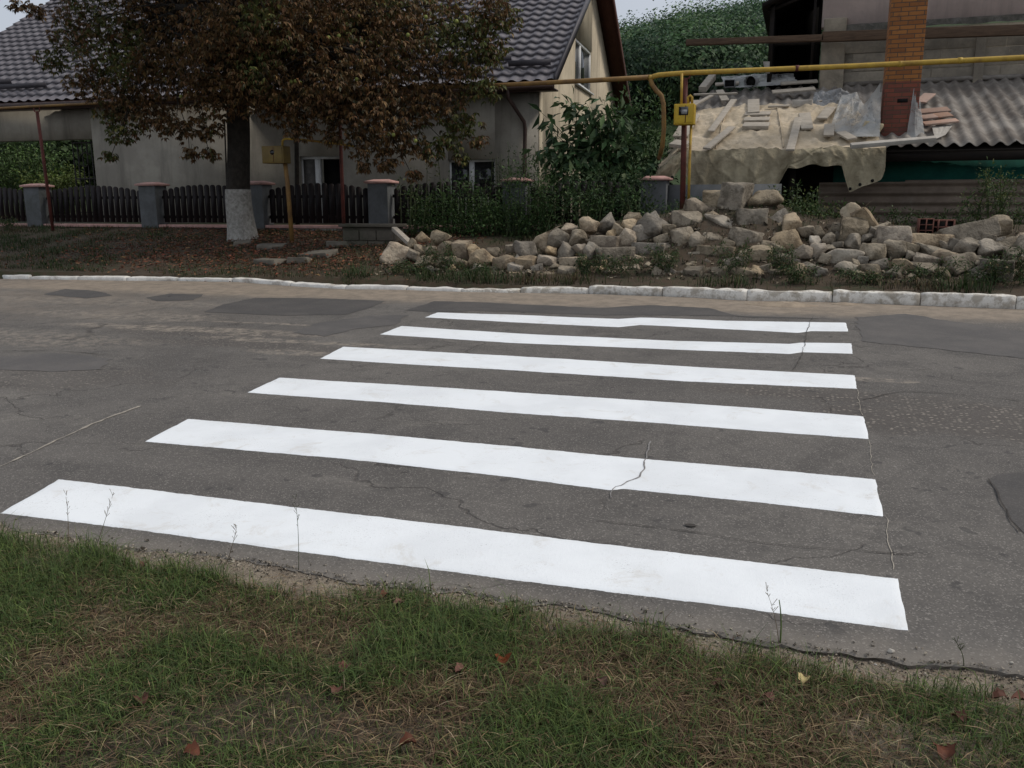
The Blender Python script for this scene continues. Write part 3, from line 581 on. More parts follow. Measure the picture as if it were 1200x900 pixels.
    for j in range(6):
        a = axis+(j-2.5)*.62+rng.normal(size=n2)*.12; dr = rng.uniform(.35, 1.3, n2)
        D = np.stack([np.cos(a), np.sin(a), -dr], -1); N = np.stack([np.cos(a)*.6, np.sin(a)*.6, np.ones(n2)], -1)+rng.normal(size=(n2, 3))*.35
        L = rng.uniform(.085, .16, n2)*(1-.12*abs(j-2.5)); pg = sstep(hue, .44, .66)
        isg = rng.random(n2) < pg*.8
        col = np.where(isg[:, None], pick([(.070, .082, .026), (.105, .108, .034), (.17, .16, .045)], [6, 3, .8], n2), pick([(.155, .085, .038), (.105, .064, .030), (.21, .125, .050), (.060, .050, .026)], [4.5, 5, 1.6, 3], n2))
        k = rng.random(n2) < .9
        v, f, c = leaf_faces(CC[k], D[k], N[k], L[k], L[k]*rng.uniform(.30, .42, k.sum()), .3, col[k]); parts.append((v, f, c))
    V = np.concatenate([p[0] for p in parts]); C = np.concatenate([p[2] for p in parts]); off = np.cumsum([0]+[len(p[0]) for p in parts[:-1]]); Fc = [np.concatenate([p[1][0]+o for p, o in zip(parts, off)])]
    crown = link_mesh('crown', V, Fc, 'leaf', tr, col=C)
    t_ = trunk.make('trunk', 'bark', tr, smooth=True)
    w = column(b[2]-.12, zt, .012, 16); wo = w.make('whitewashed_base', 'limewash', t_, smooth=True)
    # conkers
    for u, v in [(397, 42), (385, 44), (346, 95), (352, 97), (341, 96), (456, 157), (461, 158), (271, 52), (222, 108), (212, 113), (418, 93), (280, 75), (499, 20), (478, 41), (487, 165), (535, 25)]:
        p = at(u, v, 14.15); mb = MB(); rr = .035
        mb.tube([p+[0, 0, -rr], p+[0, 0, -rr*.75], p, p+[0, 0, rr*.75], p+[0, 0, rr]], [.004, rr*.7, rr, rr*.7, .004], 9)
        mb.make('conker', 'conker', crown, smooth=True)
chestnut()
def sprig_tree(name, label, b, stems, nleaf, L, cols, w, droop=.6, wid=.42, cat='shrub', group=None, spread=.18, stemr=.012, seed=0):
    """shrub or young tree: listed stem tips, leaves strung along each stem"""
    t_ = thing(name, label, cat, b, group); mb = MB(); CC = []; DD = []
    for (p0, tip) in stems:
        p0 = np.array(p0, float); tip = np.array(tip, float); mid = (p0+tip)/2+np.array([0, 0, np.linalg.norm(tip-p0)*.14])+rng.normal(size=3)*.05; pts = []
        for i in range(7): s = i/6; pts.append(p0*(1-s)**2+2*mid*s*(1-s)+tip*s*s)
        mb.tube(pts, list(np.linspace(stemr, .003, 7)), 5); k = nleaf
        s = rng.random(k)**.6; c = p0*((1-s)**2)[:, None]+2*mid*(s*(1-s))[:, None]+tip*(s*s)[:, None]; d = (tip-p0)/np.linalg.norm(tip-p0)
        sd = unit(k); CC.append(c+sd*spread*rng.random((k, 1))); DD.append(sd*.9+d*.5+np.array([0, 0, -droop]))
    CC = np.concatenate(CC); DD = np.concatenate(DD); n = len(CC)
    v, f, c = leaf_faces(CC, DD, np.tile([0, 0, 1.0], (n, 1))+rng.normal(size=(n, 3))*.5, L*rng.uniform(.6, 1.2, n), L*wid*rng.uniform(.7, 1.2, n), .22, pick(cols, w, n))
    link_mesh('foliage', v, f, 'leaf', t_, col=c); mb.make('stem', 'stem', t_, smooth=True); return t_
# ------------------------------------------------------------------ FENCE
FP = [(-60, 214), (43, 214), (178, 213.5), (302, 214), (447, 214.5), (606, 214.5), (768, 211.5)]
FY = 16.2; pil = []
fl = ['beyond the left edge', 'leftmost in view beside the red pipe post', 'between the two left dark panels', 'right behind the chestnut trunk', 'left of the vines with a chipped cap', 'half hidden under the vines', 'beside the tarpaulin, right of the greenery']
ZC = 2.055; ZB = 1.05
for i, (u, v) in enumerate(FP):
    c = at(u, v, FY); x = c[0]; w = .44 if i < 5 else .46; pil.append(x)
    t_ = thing('fence_pillar', 'grey rendered fence pillar '+fl[i], 'fence pillar', (x, FY, ZB), 'grey fence pillars with pink caps')
    mb = MB(); mb.bbox(x-w/2, x+w/2, FY-.19, FY+.19, ZB-.25, ZC-.05); mb.make('shaft', 'pillar', t_, bevel=.008)
    mb = MB(); zc = ZC-.05; W = w+.11; Dp = .48
    mb.bbox(x-W/2, x+W/2, FY-Dp/2, FY+Dp/2, zc+.002, zc+.045)
    mb.add([(x-W/2+.01, FY-Dp/2+.01, zc+.046), (x+W/2-.01, FY-Dp/2+.01, zc+.046), (x+W/2-.01, FY+Dp/2-.01, zc+.046), (x-W/2+.01, FY+Dp/2-.01, zc+.046), (x-W/2+.12, FY-.03, zc+.085), (x+W/2-.12, FY-.03, zc+.085), (x+W/2-.12, FY+.03, zc+.085), (x-W/2+.12, FY+.03, zc+.085)], [(0, 1, 5, 4), (1, 2, 6, 5), (2, 3, 7, 6), (3, 0, 4, 7), (4, 5, 6, 7)])
    mb.make('cap', 'coping', t_)
pnl = ['outermost left one with bush in front', 'between the two leftmost pillars', 'left of the chestnut trunk', 'in front of the doorway, right of the trunk', 'behind the vines and rubble', 'mostly hidden by the big leafy shrub']
for i in range(len(pil)-1):
    x0, x1 = pil[i]+.24, pil[i+1]-.24; cxm = (x0+x1)/2
    t_ = thing('picket_fence', 'dark brown arched picket panel '+pnl[i], 'fence panel', (cxm, FY, ZB), 'dark picket fence panels')
    n = int((x1-x0-.06)/.152); st = (x1-x0-.06)/n
    for k in range(n):
        x = x0+.03+st*(k+.5); s = (x-cxm)/((x1-x0)/2); zt = 1.90+.13*(1-s*s)+random.uniform(-.006, .006); w = .122; z0 = ZB+.17
        arc = [(x+w/2*math.cos(a), FY-.03, zt-w*.42+w*.42*math.sin(a)) for a in np.linspace(0, math.pi, 9)]
        mb = MB(); mb.prism([(x-w/2, FY-.03, z0), (x+w/2, FY-.03, z0)]+arc, (0, .022, 0)); mb.make('picket', 'picket', t_)
    for z in (1.34, 1.76): mb = MB(); mb.bbox(x0, x1, FY-.006, FY+.034, z-.03, z+.03); mb.make('rail', 'picket', t_)
    mb = MB(); mb.bbox(x0-.01, x1+.01, FY-.12, FY+.12, ZB-.25, ZB+.06); mb.make('plinth', 'pillar', t_)
    mb = MB(); mb.bbox(x0-.012, x1+.012, FY-.17, FY+.17, ZB+.062, ZB+.125); mb.make('coping', 'coping', t_, bevel=.012)
# dark wall panel right of the last pillar
p0 = at(783, 222, 16.25); mb = MB(); mb.bbox(pil[-1]+.24, pil[-1]+2.2, 16.2, 16.32, .9, 1.93); tag(mb.make('garden_wall', 'pillar'), 'low dark wall joining the pillar under the tarpaulin', 'wall')
# ------------------------------------------------------------------ LEFT HOUSE
A3 = R(3); HC = at(632, 150, 20.0); HC[2] = 0
EX = np.array([math.cos(A3), math.sin(A3), 0]); EY = np.array([-math.sin(A3), math.cos(A3), 0]); EZ = np.array([0, 0, 1.0])
def H(x, y, z): return HC+EX*x+EY*y+EZ*z
def hbox(mb, x0, x1, y0, y1, z0, z1): return mb.box(H((x0+x1)/2, (y0+y1)/2, (z0+z1)/2), (x1-x0, y1-y0, z1-z0), (EX, EY, EZ))
GZ = 1.1; XL = -18.2; YB = 11.9; RY = 6.2; RZ = 8.42; EZ0 = 4.27; SL = (RZ-EZ0)/(RY+.45); SLB = (RZ-5.0)/(YB-RY-.1)
def house():
    hs = thing('plastered_house', 'two storey house with dark tiled roof and rendered gable wall', 'house', H(-9, 3, GZ))
    # front wall with openings
    wz = 4.15; mb = MB()
    ops = [(-6.19, -5.07, 1.1, 2.78), (-2.24, -1.07, 1.75, 2.64)]
    mb_ = MB(); xs_ = [-12.27]
    for (a, b_, z0, z1) in ops:
        hbox(mb_, xs_[-1], a, 0, .3, .8, wz); 
        if z0 > 1.2: hbox(mb_, a, b_, 0, .3, .8, z0)
        hbox(mb_, a, b_, 0, .3, z1, wz); xs_.append(b_)
    hbox(mb_, xs_[-1], 0, 0, .3, .8, wz)
    hbox(mb_, XL, -12.27, 0, .3, 3.33, wz); hbox(mb_, XL, XL+.4, 0, .3, .8, 3.33)
    mb_.make('wall', 'wallf', hs)
    # gable wall (pentagon) on the right
    def gz(y): return min(EZ0+SL*(y+.45), RZ-SLB*(y-RY))-.12
    wy0, wy1, wz0, wz1 = 4.2, 6.72, 4.83, 6.02
    mb = MB()
    def gp(ys_, zlo, zhi):
        a, b_ = ys_; pl = [H(0, a, zlo(a)), H(0, b_, zlo(b_))]+[H(0, y, zhi(y)) for y in ([b_, RY, a] if a < RY < b_ else [b_, a])]
        mb.prism(pl, -EX*.3)
    c0 = lambda y: .8
    gp((.31, wy0), c0, gz); gp((wy0, wy1), lambda y: .8, lambda y: wz0); gp((wy0, wy1), lambda y: wz1, gz); gp((wy1, YB), c0, gz)
    mb.make('gable_wall', 'wallg', hs)
    # corner strip so gable face reaches the front
    mb = MB(); hbox(mb, -.02, .004, -.003, .32, .8, 4.2); mb.make('corner_render', 'wallg', hs)
    mb = MB(); hbox(mb, -12.0, -11.75, .3, 8, .8, 4.1); hbox(mb, XL, -12, 7.7, 7.9, 3.2, 4.4); hbox(mb, -12, -.3, YB-.3, YB, .8, 4.7); mb.make('inner_wall', 'wallf', hs)
    # gable window
    w = MB(); 
    def wbox(m, y0, y1, z0, z1, x0=-.12, x1=-.03): return m.box(H((x0+x1)/2, (y0+y1)/2, (z0+z1)/2), (x1-x0, y1-y0, z1-z0), (EX, EY, EZ))
    f = .085
    wbox(w, wy0, wy1, wz0, wz0+f); wbox(w, wy0, wy1, wz1-f, wz1); wbox(w, wy0, wy0+f, wz0+f, wz1-f); wbox(w, wy1-f, wy1, wz0+f, wz1-f); ym = 5.1; wbox(w, ym-.07, ym+.07, wz0+f, wz1-f)
    wo = w.make('window', 'upvc', hs)
    g = MB(); wbox(g, wy0+f, ym-.07, wz0+f, wz1-f, -.09, -.075); g.make('pane', 'glass', wo); g = MB(); wbox(g, ym+.07, wy1-f, wz0+f, wz1-f, -.09, -.075); g.make('pane', 'glass', wo)
    g = MB(); wbox(g, wy0-.05, wy1+.05, wz0-.04, wz0-.003, -.05, .08); g.make('sill', 'upvc', wo)
    # front door with fixed side light
    a, b_, z0, z1 = ops[0]; xm0, xm1 = -5.80, -5.66; w = MB(); 
    hbox(w, a, b_, .10, .17, z1-.07, z1-.002); hbox(w, a, a+.05, .10, .17, 1.1, z1-.07); hbox(w, b_-.05, b_, .10, .17, 1.1, z1-.07); hbox(w, xm0, xm1, .09, .18, 1.1, z1-.07); d = w.make('door_frame', 'upvc', hs)
    g = MB(); hbox(g, a+.05, xm0, .13, .145, 1.1, z1-.07); g.make('side_light', surf('grey_lace_curtain', (.14, .13, .12), (.09, .085, .08), 9), d)
    g = MB(); hbox(g, xm1, b_-.05, .28, .30, 1.1, z1-.07); g.make('dark_doorway', 'black', d)
    a, b_, z0, z1 = ops[1]; w = MB(); xm = -1.68; hbox(w, a, b_, .10, .17, z1-.06, z1-.002); hbox(w, a, b_, .10, .17, z0, z0+.06); hbox(w, a, a+.04, .10, .17, z0+.06, z1-.06); hbox(w, b_-.05, b_, .10, .17, z0+.06, z1-.06); hbox(w, xm-.06, xm+.06, .09, .18, z0+.06, z1-.06); d = w.make('window', 'upvc', hs)
    g = MB(); hbox(g, a+.04, xm-.06, .13, .14, z0+.06, z1-.06); g.make('pane', 'glass', d); g = MB(); hbox(g, xm+.06, b_-.05, .13, .14, z0+.06, z1-.06); g.make('pane', 'glass', d)
    # roof: metal tiles, stepped rows and waves
    def tiled(y_e, z_e, y_r, z_r, name):
        row = .35; Ls = math.hypot(y_r-y_e, z_r-z_e); nr = int(round(Ls/row)); x0, x1 = XL-.35, .45; px_ = .30; nx = int((x1-x0)/px_*8); X = np.linspace(x0, x1, nx)
        ph = (X/px_) % 1.0; wave = .032*np.clip(np.sin(ph*2*np.pi)*.9+.25, -.4, 1); sc = (ph > .5)*.0
        dy, dz = (y_r-y_e)/Ls, (z_r-z_e)/Ls; ny_, nz_ = (-dz, dy) if dy > 0 else (dz, -dy); V = []
        for r_ in range(nr):
            for (s0, lift) in ((0.0, .045), (.5, .025), (1.0, .004)):
                s_ = (r_+s0)*Ls/nr; bow = -.045*np.sin(ph*np.pi)*(1-s0); s2 = s_+bow*(1 if r_ or s0 else .4)
                l = lift+wave
                yy = y_e+dy*s2+ny_*l; zz = z_e+dz*s2+nz_*l
                V.append(HC+EX*X[:, None]+EY*yy[:, None]+EZ*zz[:, None])
        V = np.stack(V, 0); return link_mesh(name, V.reshape(-1, 3), grid_faces(V.shape[0], V.shape[1]), 'tile', hs, smooth=False)
    rf = tiled(-.45, EZ0, RY, RZ, 'roof')
    rb = MB()
    rb.prism([H(XL-.3, RY, RZ), H(XL-.3, YB+.05, 5.0), H(.45, YB+.05, 5.0), H(.45, RY, RZ)], (0, 0, -.06)); rb.make('rear_roof', 'tile', hs)
    m = MB(); m.prism([H(XL-.3, -.42, EZ0-.03), H(XL-.3, RY, RZ-.05), H(.44, RY, RZ-.05), H(.44, -.42, EZ0-.03)], (0, 0, -.03)); m.make('roof_deck', 'soffit', hs)
    m = MB(); m.tube([H(XL-.4, RY, RZ+.02), H(.47, RY, RZ+.02)], .09, 8); m.make('ridge_cap', 'trim', rf, smooth=True)
    m = MB(); m.beam(H(.47, -.50, EZ0+.02), H(.47, RY, RZ+.07), .05, .20, up=EZ); m.make('verge_trim', 'trim', hs)
    # back overhang soffit boards, seen from below
    m = MB(); m.prism([H(-.02, RY, RZ-.10), H(.48, RY, RZ-.10), H(.48, YB+.1, 4.93), H(-.02, YB+.1, 4.93)], (0, 0, -.03)); m.make('soffit', 'soffit', hs)
    m = MB(); m.beam(H(.50, RY, RZ-.06), H(.50, YB+.15, 4.88), .035, .24); m.make('bargeboard', 'soffit', hs)
    m = MB(); hbox(m, XL, .44, -.40, .0, 4.10, 4.135); m.make('eave_soffit', 'gutter', hs)
    m = MB(); hbox(m, XL, .44, -.44, -.405, 4.08, 4.27); m.make('fascia', 'gutter', hs)
    m = MB(); m.tube([H(XL-.3, -.50, 4.19), H(.42, -.50, 4.17)], .065, 10); gt = m.make('gutter', 'gutter', hs, smooth=True)
    m = MB(); m.tube([H(-.62, -.50, 4.15), H(-.62, -.45, 3.95), H(-.34, -.08, 3.45), H(-.32, -.07, 3.3), H(-.36, -.07, 1.3), H(-.36, -.2, 1.15)], .045, 8); m.make('downpipe', 'gutter', hs, smooth=True)
    # snow guards
    def guard(x0, x1, s):
        y = -.45+s*math.cos(math.atan(SL)); z = EZ0+SL*(y+.45); m = MB(); m.beam(H(x0, y-.04, z+.16), H(x1, y-.04, z+.16), .012, .13, up=EZ-EY*.35); m.make('snow_guard', 'trim', rf)
    guard(-2.7, -.75, .95); guard(-.75, .25, .62); guard(-16.5, -15.0, .95); guard(-15.2, -13.6, .62)
    # iron gate in the passage
    m = MB(); gx0, gx1 = -13.05, -12.3
    for x in np.linspace(gx0, gx1, 6): m.tube([H(x, .15, 1.1), H(x, .15, 3.3)], .018, 5)
    for z in (1.4, 2.3, 3.25): m.beam(H(gx0, .15, z), H(gx1, .15, z), .03, .04)
    for z in (1.9, 2.75):
        m.tube([H((gx0+gx1)/2+.28*math.cos(a)*(1-a/9), .13, z+.28*math.sin(a)*(1-a/9)) for a in np.linspace(0, 7, 20)], .014, 5)
    m.make('iron_gate', 'iron', hs)
house()
# shrubs seen through the open passage
for i, (u, v, Y, r, lab, cc) in enumerate([(30, 190, 31, 2.6, 'dark leafy bush seen through the open passage at far left', DGREEN), (66, 200, 29, 1.5, 'yellow-green bush seen through the passage near the iron gate', (.10, .13, .03)), (-20, 200, 30, 2.4, 'bush past the left edge behind the passage', DGREEN)]):
    c = at(u, v, Y); b = np.array([c[0], c[1], T(c[0], c[1])]); stems = [(b+[random.uniform(-.3, .3), 0, 0], b+np.array([random.uniform(-r, r), random.uniform(-.6, .6), random.uniform(.8, 1.0)*r*1.15*(1 if k % 2 else .6)])) for k in range(26)]
    sprig_tree('bush', lab, b, stems, 160, .16, [cc, tuple(x*.6 for x in cc), tuple(x*1.5 for x in cc)], [4, 3, 2], group=None, spread=.45, stemr=.02)
# ------------------------------------------------------------------ GAS PIPE, POSTS, METERS
def post(u0, v0, u1, v1, Y, lab, r=.035):
    b = at(u1, v1, Y); tp = at(u0, v0, Y); b[2] = min(b[2], T(b[0], Y)+.05); t_ = thing('pipe_post', lab, 'post', b, 'rust red posts under the gas pipe')
    mb = MB(); mb.tube([b-[0, 0, .15], (b+tp)/2, tp-[0, 0, .06]], r, 10); mb.make('pole', 'red', t_, smooth=True)
    mb = MB(); mb.tube([tp+[-.09, 0, .02], tp+[-.07, 0, -.06], tp+[0, 0, -.085], tp+[.07, 0, -.06], tp+[.09, 0, .02]], .014, 6); mb.make('saddle', 'red', t_, smooth=True)
post(43, 127, 62, 268, 15.6, 'rust red pipe post beside the leftmost fence pillar'); post(397, 108, 403, 271, 15.5, 'rust red pipe post in front of the doorway'); post(803, 87, 800, 240, 15.0, 'rust red pipe post with yellow meter box, before the tarpaulin', .045)
def gaspipe():
    pts = [at(-150, 133, 15.65), at(0, 127, 15.6), at(43, 124.5, 15.6), at(220, 116, 15.6), at(400, 107, 15.5), at(580, 100, 15.2), at(700, 94, 15.0), at(761, 90.5, 15.0)]
    t_ = thing('gas_pipeline', 'long yellow overhead gas pipe crossing in front of both houses', 'gas pipe', pts[4])
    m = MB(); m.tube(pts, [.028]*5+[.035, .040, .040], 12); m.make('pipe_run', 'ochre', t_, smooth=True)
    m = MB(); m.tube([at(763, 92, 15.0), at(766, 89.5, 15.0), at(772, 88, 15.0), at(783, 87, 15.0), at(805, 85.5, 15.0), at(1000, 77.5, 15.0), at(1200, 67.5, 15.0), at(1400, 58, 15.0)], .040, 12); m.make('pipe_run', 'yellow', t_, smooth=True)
    m = MB(); m.tube([at(762, 91.5, 15.0), at(764, 99, 15), at(769, 106, 15), at(775, 112, 15.0), at(777.5, 122, 15), at(778, 150, 15.0), at(776, 172, 15.0), at(774, 180, 15.15), at(772, 186, 16.9)], .038, 12); m.make('branch_pipe', 'ochre', t_, smooth=True)
    for u, v in ((762, 91), (934, 80), (1055, 75), (1125, 71)): p = at(u, v, 15.0); m = MB(); m.tube([p-R_*.03, p+R_*.03], .046, 12); m.make('joint', 'red' if u > 900 and u < 940 else 'yellow', t_, smooth=True)
gaspipe()
def meter(u0, u1, v0, v1, Y, mat, lab, wu, win):
    a = at(u0, v1, Y); b = at(u1, v0, Y); t_ = thing('gas_meter_box', lab, 'meter box', ((a[0]+b[0])/2, Y, a[2]))
    m = MB(); m.bbox(a[0], b[0], Y-.13, Y+.12, a[2], b[2]); bd = m.make('cabinet', mat, t_, bevel=.012)
    m = MB(); m.bbox(a[0]+.025, b[0]-.025, Y-.142, Y-.131, a[2]+.025, b[2]-.025); dr = m.make('door', mat, t_, bevel=.003)
    c = at(wu[0], wu[1], Y-.14); m = MB()
    if win == 'round': m.tube([(c[0], Y-.147, c[2]), (c[0], Y-.142, c[2])], .045, 16)
    else: m.bbox(c[0]-.075, c[0]+.075, Y-.147, Y-.1425, c[2]-.065, c[2]+.065)
    m.make('viewing_window', 'glass', dr)
    if win != 'round': m = MB(); m.bbox(c[0]-.03, c[0]+.06, Y-.151, Y-.1475, c[2]-.05, c[2]+.02); m.make('meter_dial', 'mesh_bag', dr)
    m = MB(); m.bbox((a[0]+b[0])/2+.02, (a[0]+b[0])/2+.032, Y-.1445, Y-.1425, a[2]+.03, b[2]-.03); m.make('seam', 'red', dr)
    return t_, a, b
t_, a, b = meter(790.5, 815, 122, 147, 14.85, 'box', 'bright yellow gas meter box on the post before the tarpaulin', (801, 130), 'sq')
m = MB(); m.tube([at(799, 86, 14.92), at(798.5, 123, 14.92)], .022, 8); m.make('inlet_pipe', 'yellow', t_, smooth=True)
m = MB(); m.tube([at(807, 123, 14.9), at(806, 114, 14.9), at(809, 112, 14.9), at(811, 114, 14.9), at(811, 122, 14.9)], .022, 8); m.make('pipe_bend', 'yellow', t_, smooth=True)
m = MB(); m.tube([at(810, 147, 14.95), at(808, 190, 14.95), at(807, 235, 14.95)], .022, 8); m.make('outlet_pipe', 'yellow', t_, smooth=True)
t_, a, b = meter(312, 336, 171, 192, 14.7, 'boxshaded', 'yellow gas meter box darkened for tree shade, with round hole right of the trunk', (319, 178.5), 'round')
m = MB(); m.tube([at(331, 171, 14.75), at(331, 165, 14.75), at(334, 162.5, 14.75), at(356, 164, 14.8), at(400, 169, 14.9), at(416, 171.5, 15)], .022, 8); m.make('supply_pipe', 'yellow', t_, smooth=True)
m = MB(); p = at(342, 276, 14.72); p[2] = T(p[0], p[1])-.1; m.tube([at(334, 190, 14.75), at(337, 215, 14.73), p], .042, 10); m.make('support_pipe', 'ochre', t_, smooth=True)  # support in a darker pipe colour, standing for tree shade too
for u0, v0, u1, v1, r, lab in ((347, 120, 346.5, 225, .05, 'dark thin pole behind the fence left of the doorway'), (263, 140, 264.5, 222, .018, 'thin dark rod behind the fence left of the trunk')):
    a = at(u0, v0, 16.8); b = at(u1, v1, 16.8); b[2] = 1.05; m = MB(); m.tube([b, (a+b)/2, a], [r, r, r*.9], 8); tag(m.make('thin_pole', 'bark', smooth=True), lab, 'pole')
# ------------------------------------------------------------------ RIGHT: stone building, shed, chimney
def RP(u, v, lift=0):   # hit the shed roof plane
    n = np.array([0, -.385, 1.0]); q = plane_hit(u, v, np.array([0, 17, 2.55+lift]), n); return q
def rz(y): return 2.55+(y-17)*.385
def stone_house():
    t_ = thing('stone_house', 'unfinished stone house with pink plaster above and open dark loft', 'house', at(1080, 100, 21.2))
    yl = 21.0; X0 = at(962, 60, yl)[0]; X1 = 9.5; zm = at(1100, 31, yl)[2]; zb = 1.0
    m = MB(); m.bbox(X0, X1, yl, yl+.3, zb, zm); m.make('wall', 'block', t_)
    # individual stone courses slightly proud
    mb = MB(); z = 4.0; r = 0
    while z < zm-.12:
        x = X0+.4+(r % 2)*.25
        while x < 6:
            w = random.uniform(.6, 1.6); h = min(.36, zm-.05-z); d = random.uniform(.012, .035)
            mb.bbox(x+.008, x+w-.004, yl-d*.5, yl+.004, z+.004, z+h-.004); x += w
        z += .37; r += 1
    mb.make('stone_course', 'block', t_, bevel=.008)
    zp = at(1100, 24, yl)[2]; m = MB(); m.bbox(X0-.02, X1, yl-.05, yl+.28, zp, 8.6); m.make('plaster', 'plaster', t_)
    # ragged lower edge of plaster
    m = MB(); n = 140; xx = np.linspace(X0+.3, 8, n); top = zp+.02; low = zp-.10-.10*(fbm(xx, xx*0, 2.5, 3)-.3)+.1*sstep(xx, 3.5, 0)
    V = [(x, yl-.06, top) for x in xx]+[(x, yl-.045, l) for x, l in zip(xx, low-.16*(xx < 1.9))]; m.add(V, [(i, i+1, n+i+1, n+i) for i in range(n-1)]); m.make('broken_plaster_edge', 'rough_edge', t_)
    # pilasters
    a = at(960, 108, 20.85); b = at(990, 49, 20.85); m = MB(); m.prism([at(959, 118, 20.85), at(987, 118, 20.85), at(990.5, 52, 20.85), at(986, 49, 20.85), at(966, 49, 20.85), at(963, 52, 20.85)], (0, .2, 0)); m.make('pilaster', 'pilaster', t_, bevel=.02)
    a = at(965, 39, 20.9); b = at(993, 20, 20.9); m = MB(); m.bbox(a[0], b[0], 20.86, 21.0, a[2], b[2]); m.make('corner_block', 'pilaster', t_, bevel=.03)
    for u in (1148,):
        a = at(u-9, 100, 20.93); b = at(u+9, 40, 20.93); m = MB(); m.bbox(a[0], b[0], 20.93, 21.0, a[2], b[2]); m.make('pilaster', 'block', t_, bevel=.015)
    # long timber
    m = MB(); m.beam(at(804, 50, 20.6), at(965, 44.5, 20.6), .14, .13); m.beam(at(963, 43.5, 20.6), at(1260, 33, 20.6), .14, .20); m.make('wall_beam', 'beam', t_, bevel=.01)
    # loft: dark open bay with timber frame
    xa = at(903, 40, 21)[0]; m = MB(); m.bbox(xa-.0, X0-.005, 24.0, 24.2, 3.4, 9); m.bbox(xa+.02, X0-.005, 21.15, 24, 4.02, 4.08); m.bbox(X0-.08, X0-.01, 21.32, 24, 4.1, 9); m.bbox(xa+.02, xa+.06, 21.2, 24, 4.1, 6.2); m.make('loft_interior', 'black', t_)
    m = MB()
    for u, w in ((903, .09), (952, .06)): c = at(u, 60, 21.05); m.bbox(c[0]-w/2, c[0]+w/2, 21.05-.05, 21.05+.05, 4.1, at(u, -8, 21.05)[2])
    m.beam(at(897, 9, 21.05), at(1000, -50, 21.05), .10, .14); m.beam(at(900, 14, 21.05), at(965, -14, 21.05), .06, .06); m.beam(at(903, 52, 21.1), at(962, 50, 21.1), .07, .07); m.make('loft_frame', 'darkwood', t_)
    m = MB(); m.prism([at(893, 10, 20.8), at(1010, -56, 20.8), at(1010, -62, 20.8), at(893, 4, 20.8)], (0, 4, 0)); m.make('roof', 'darkwood', t_)
stone_house()
def shed():
    t_ = thing('lean_to_shed', 'lean-to shed with corrugated sheet roof and teal painted band', 'shed', (1.5, 18.5, .9))
    # roof sheets: 3 overlapping rows
    rows = [(19.65, 21.0, .0), (18.35, 19.8, .03), (16.95, 18.5, .06)]; xs0 = -2.3; wd = 1.12; per = .235
    for r, (y0, y1, lf) in enumerate(rows):
        for c in range(8):
            xa = xs0+c*wd+random.uniform(-.01, .01)
            if r == 2 and xa < 1.0 and xa+wd < 1.6: continue
            nx = 56; X = np.linspace(xa, xa+wd+.05, nx); j = random.uniform(-.05, .05)
            yy = np.linspace(y0+j, y1, 5); V = []
            for y in yy: V.append(np.stack([X, np.full(nx, y), rz(y)+lf+.038*np.cos((X-xs0)*2*np.pi/per)*.9+.004*c % .008+.01*(vnoise(X, X*0+y, 1.5)-.5)], -1))
            V = np.stack(V); V2 = V-[0, 0, .012]; nn = V.shape[0]*nx; F1 = grid_faces(V.shape[0], nx)[0]
            e = np.arange(nx-1); edge = np.stack([e, e+1, e+1+nn, e+nn], -1)
            link_mesh('roof_sheet', np.concatenate([V.reshape(-1, 3), V2.reshape(-1, 3)]), [np.concatenate([F1, F1[:, ::-1]+nn, edge])], 'asbestos', t_, smooth=True)
    m = MB(); m.tube([(xs0+2.8, 21.0, rz(21)+.02), (3, 20.98, rz(21)+.04), (7, 20.98, rz(21)+.01)], .05, 8, wob=.2); m.make('ridge_flashing', 'asbestos', t_, smooth=True)
    m = MB(); m.prism([(-2.2, 17.0, rz(17)-.06), (6.7, 17.0, rz(17)-.06), (6.7, 21.0, rz(21)-.06), (-2.2, 21.0, rz(21)-.06)], (0, 0, -.03)); m.make('roof_deck', 'darkwood', t_)
    m = MB(); m.bbox(1.0, 6.5, 17.02, 17.12, rz(17.05)-.26, rz(17.05)-.10); m.make('eave_board', 'darkwood', t_)
    # walls
    xa = at(1037, 200, 18.0)[0]; m = MB(); m.bbox(-2.1, 6.6, 18.25, 18.4, .8, 2.75); m.make('back_wall', 'darkwood', t_)
    zt = at(1100, 186, 18)[2]; zl = at(1100, 216, 18)[2]; m = MB(); m.bbox(xa-.9, 6.5, 18.0, 18.06, zl-.1, zt); m.make('painted_band', 'teal', t_)
    for x in (-2.0, -.2, 4.6): m = MB(); m.bbox(x-.06, x+.06, 17.1, 17.22, .8, rz(17.1)-.12); m.make('post', 'darkwood', t_)
shed()
def tinfence():
    for k, (u0, u1, vt, lab) in enumerate(((1061, 1290, 211, 'right rusty corrugated fence sheet below the teal band'), (960, 1060.5, 214, 'left darker corrugated fence sheet behind the hanging tarp'))):
        a = at(u0, vt, 17.4); b = at(u1, vt, 17.4); zt = a[2]; nz = 60; Z = np.linspace(.85, zt, nz); nx = 24; X = np.linspace(a[0], b[0], nx)
        V = np.stack([np.stack([X, 17.4-.03*k+.032*np.cos(z*2*np.pi/.17)+.012*(vnoise(X, X*0+z, 1.2)), np.full(nx, z)], -1) for z in Z])
        o = link_mesh('corrugated_sheet', V.reshape(-1, 3), grid_faces(nz, nx), 'tin', smooth=True); tag(o, lab, 'metal sheet')
tinfence()
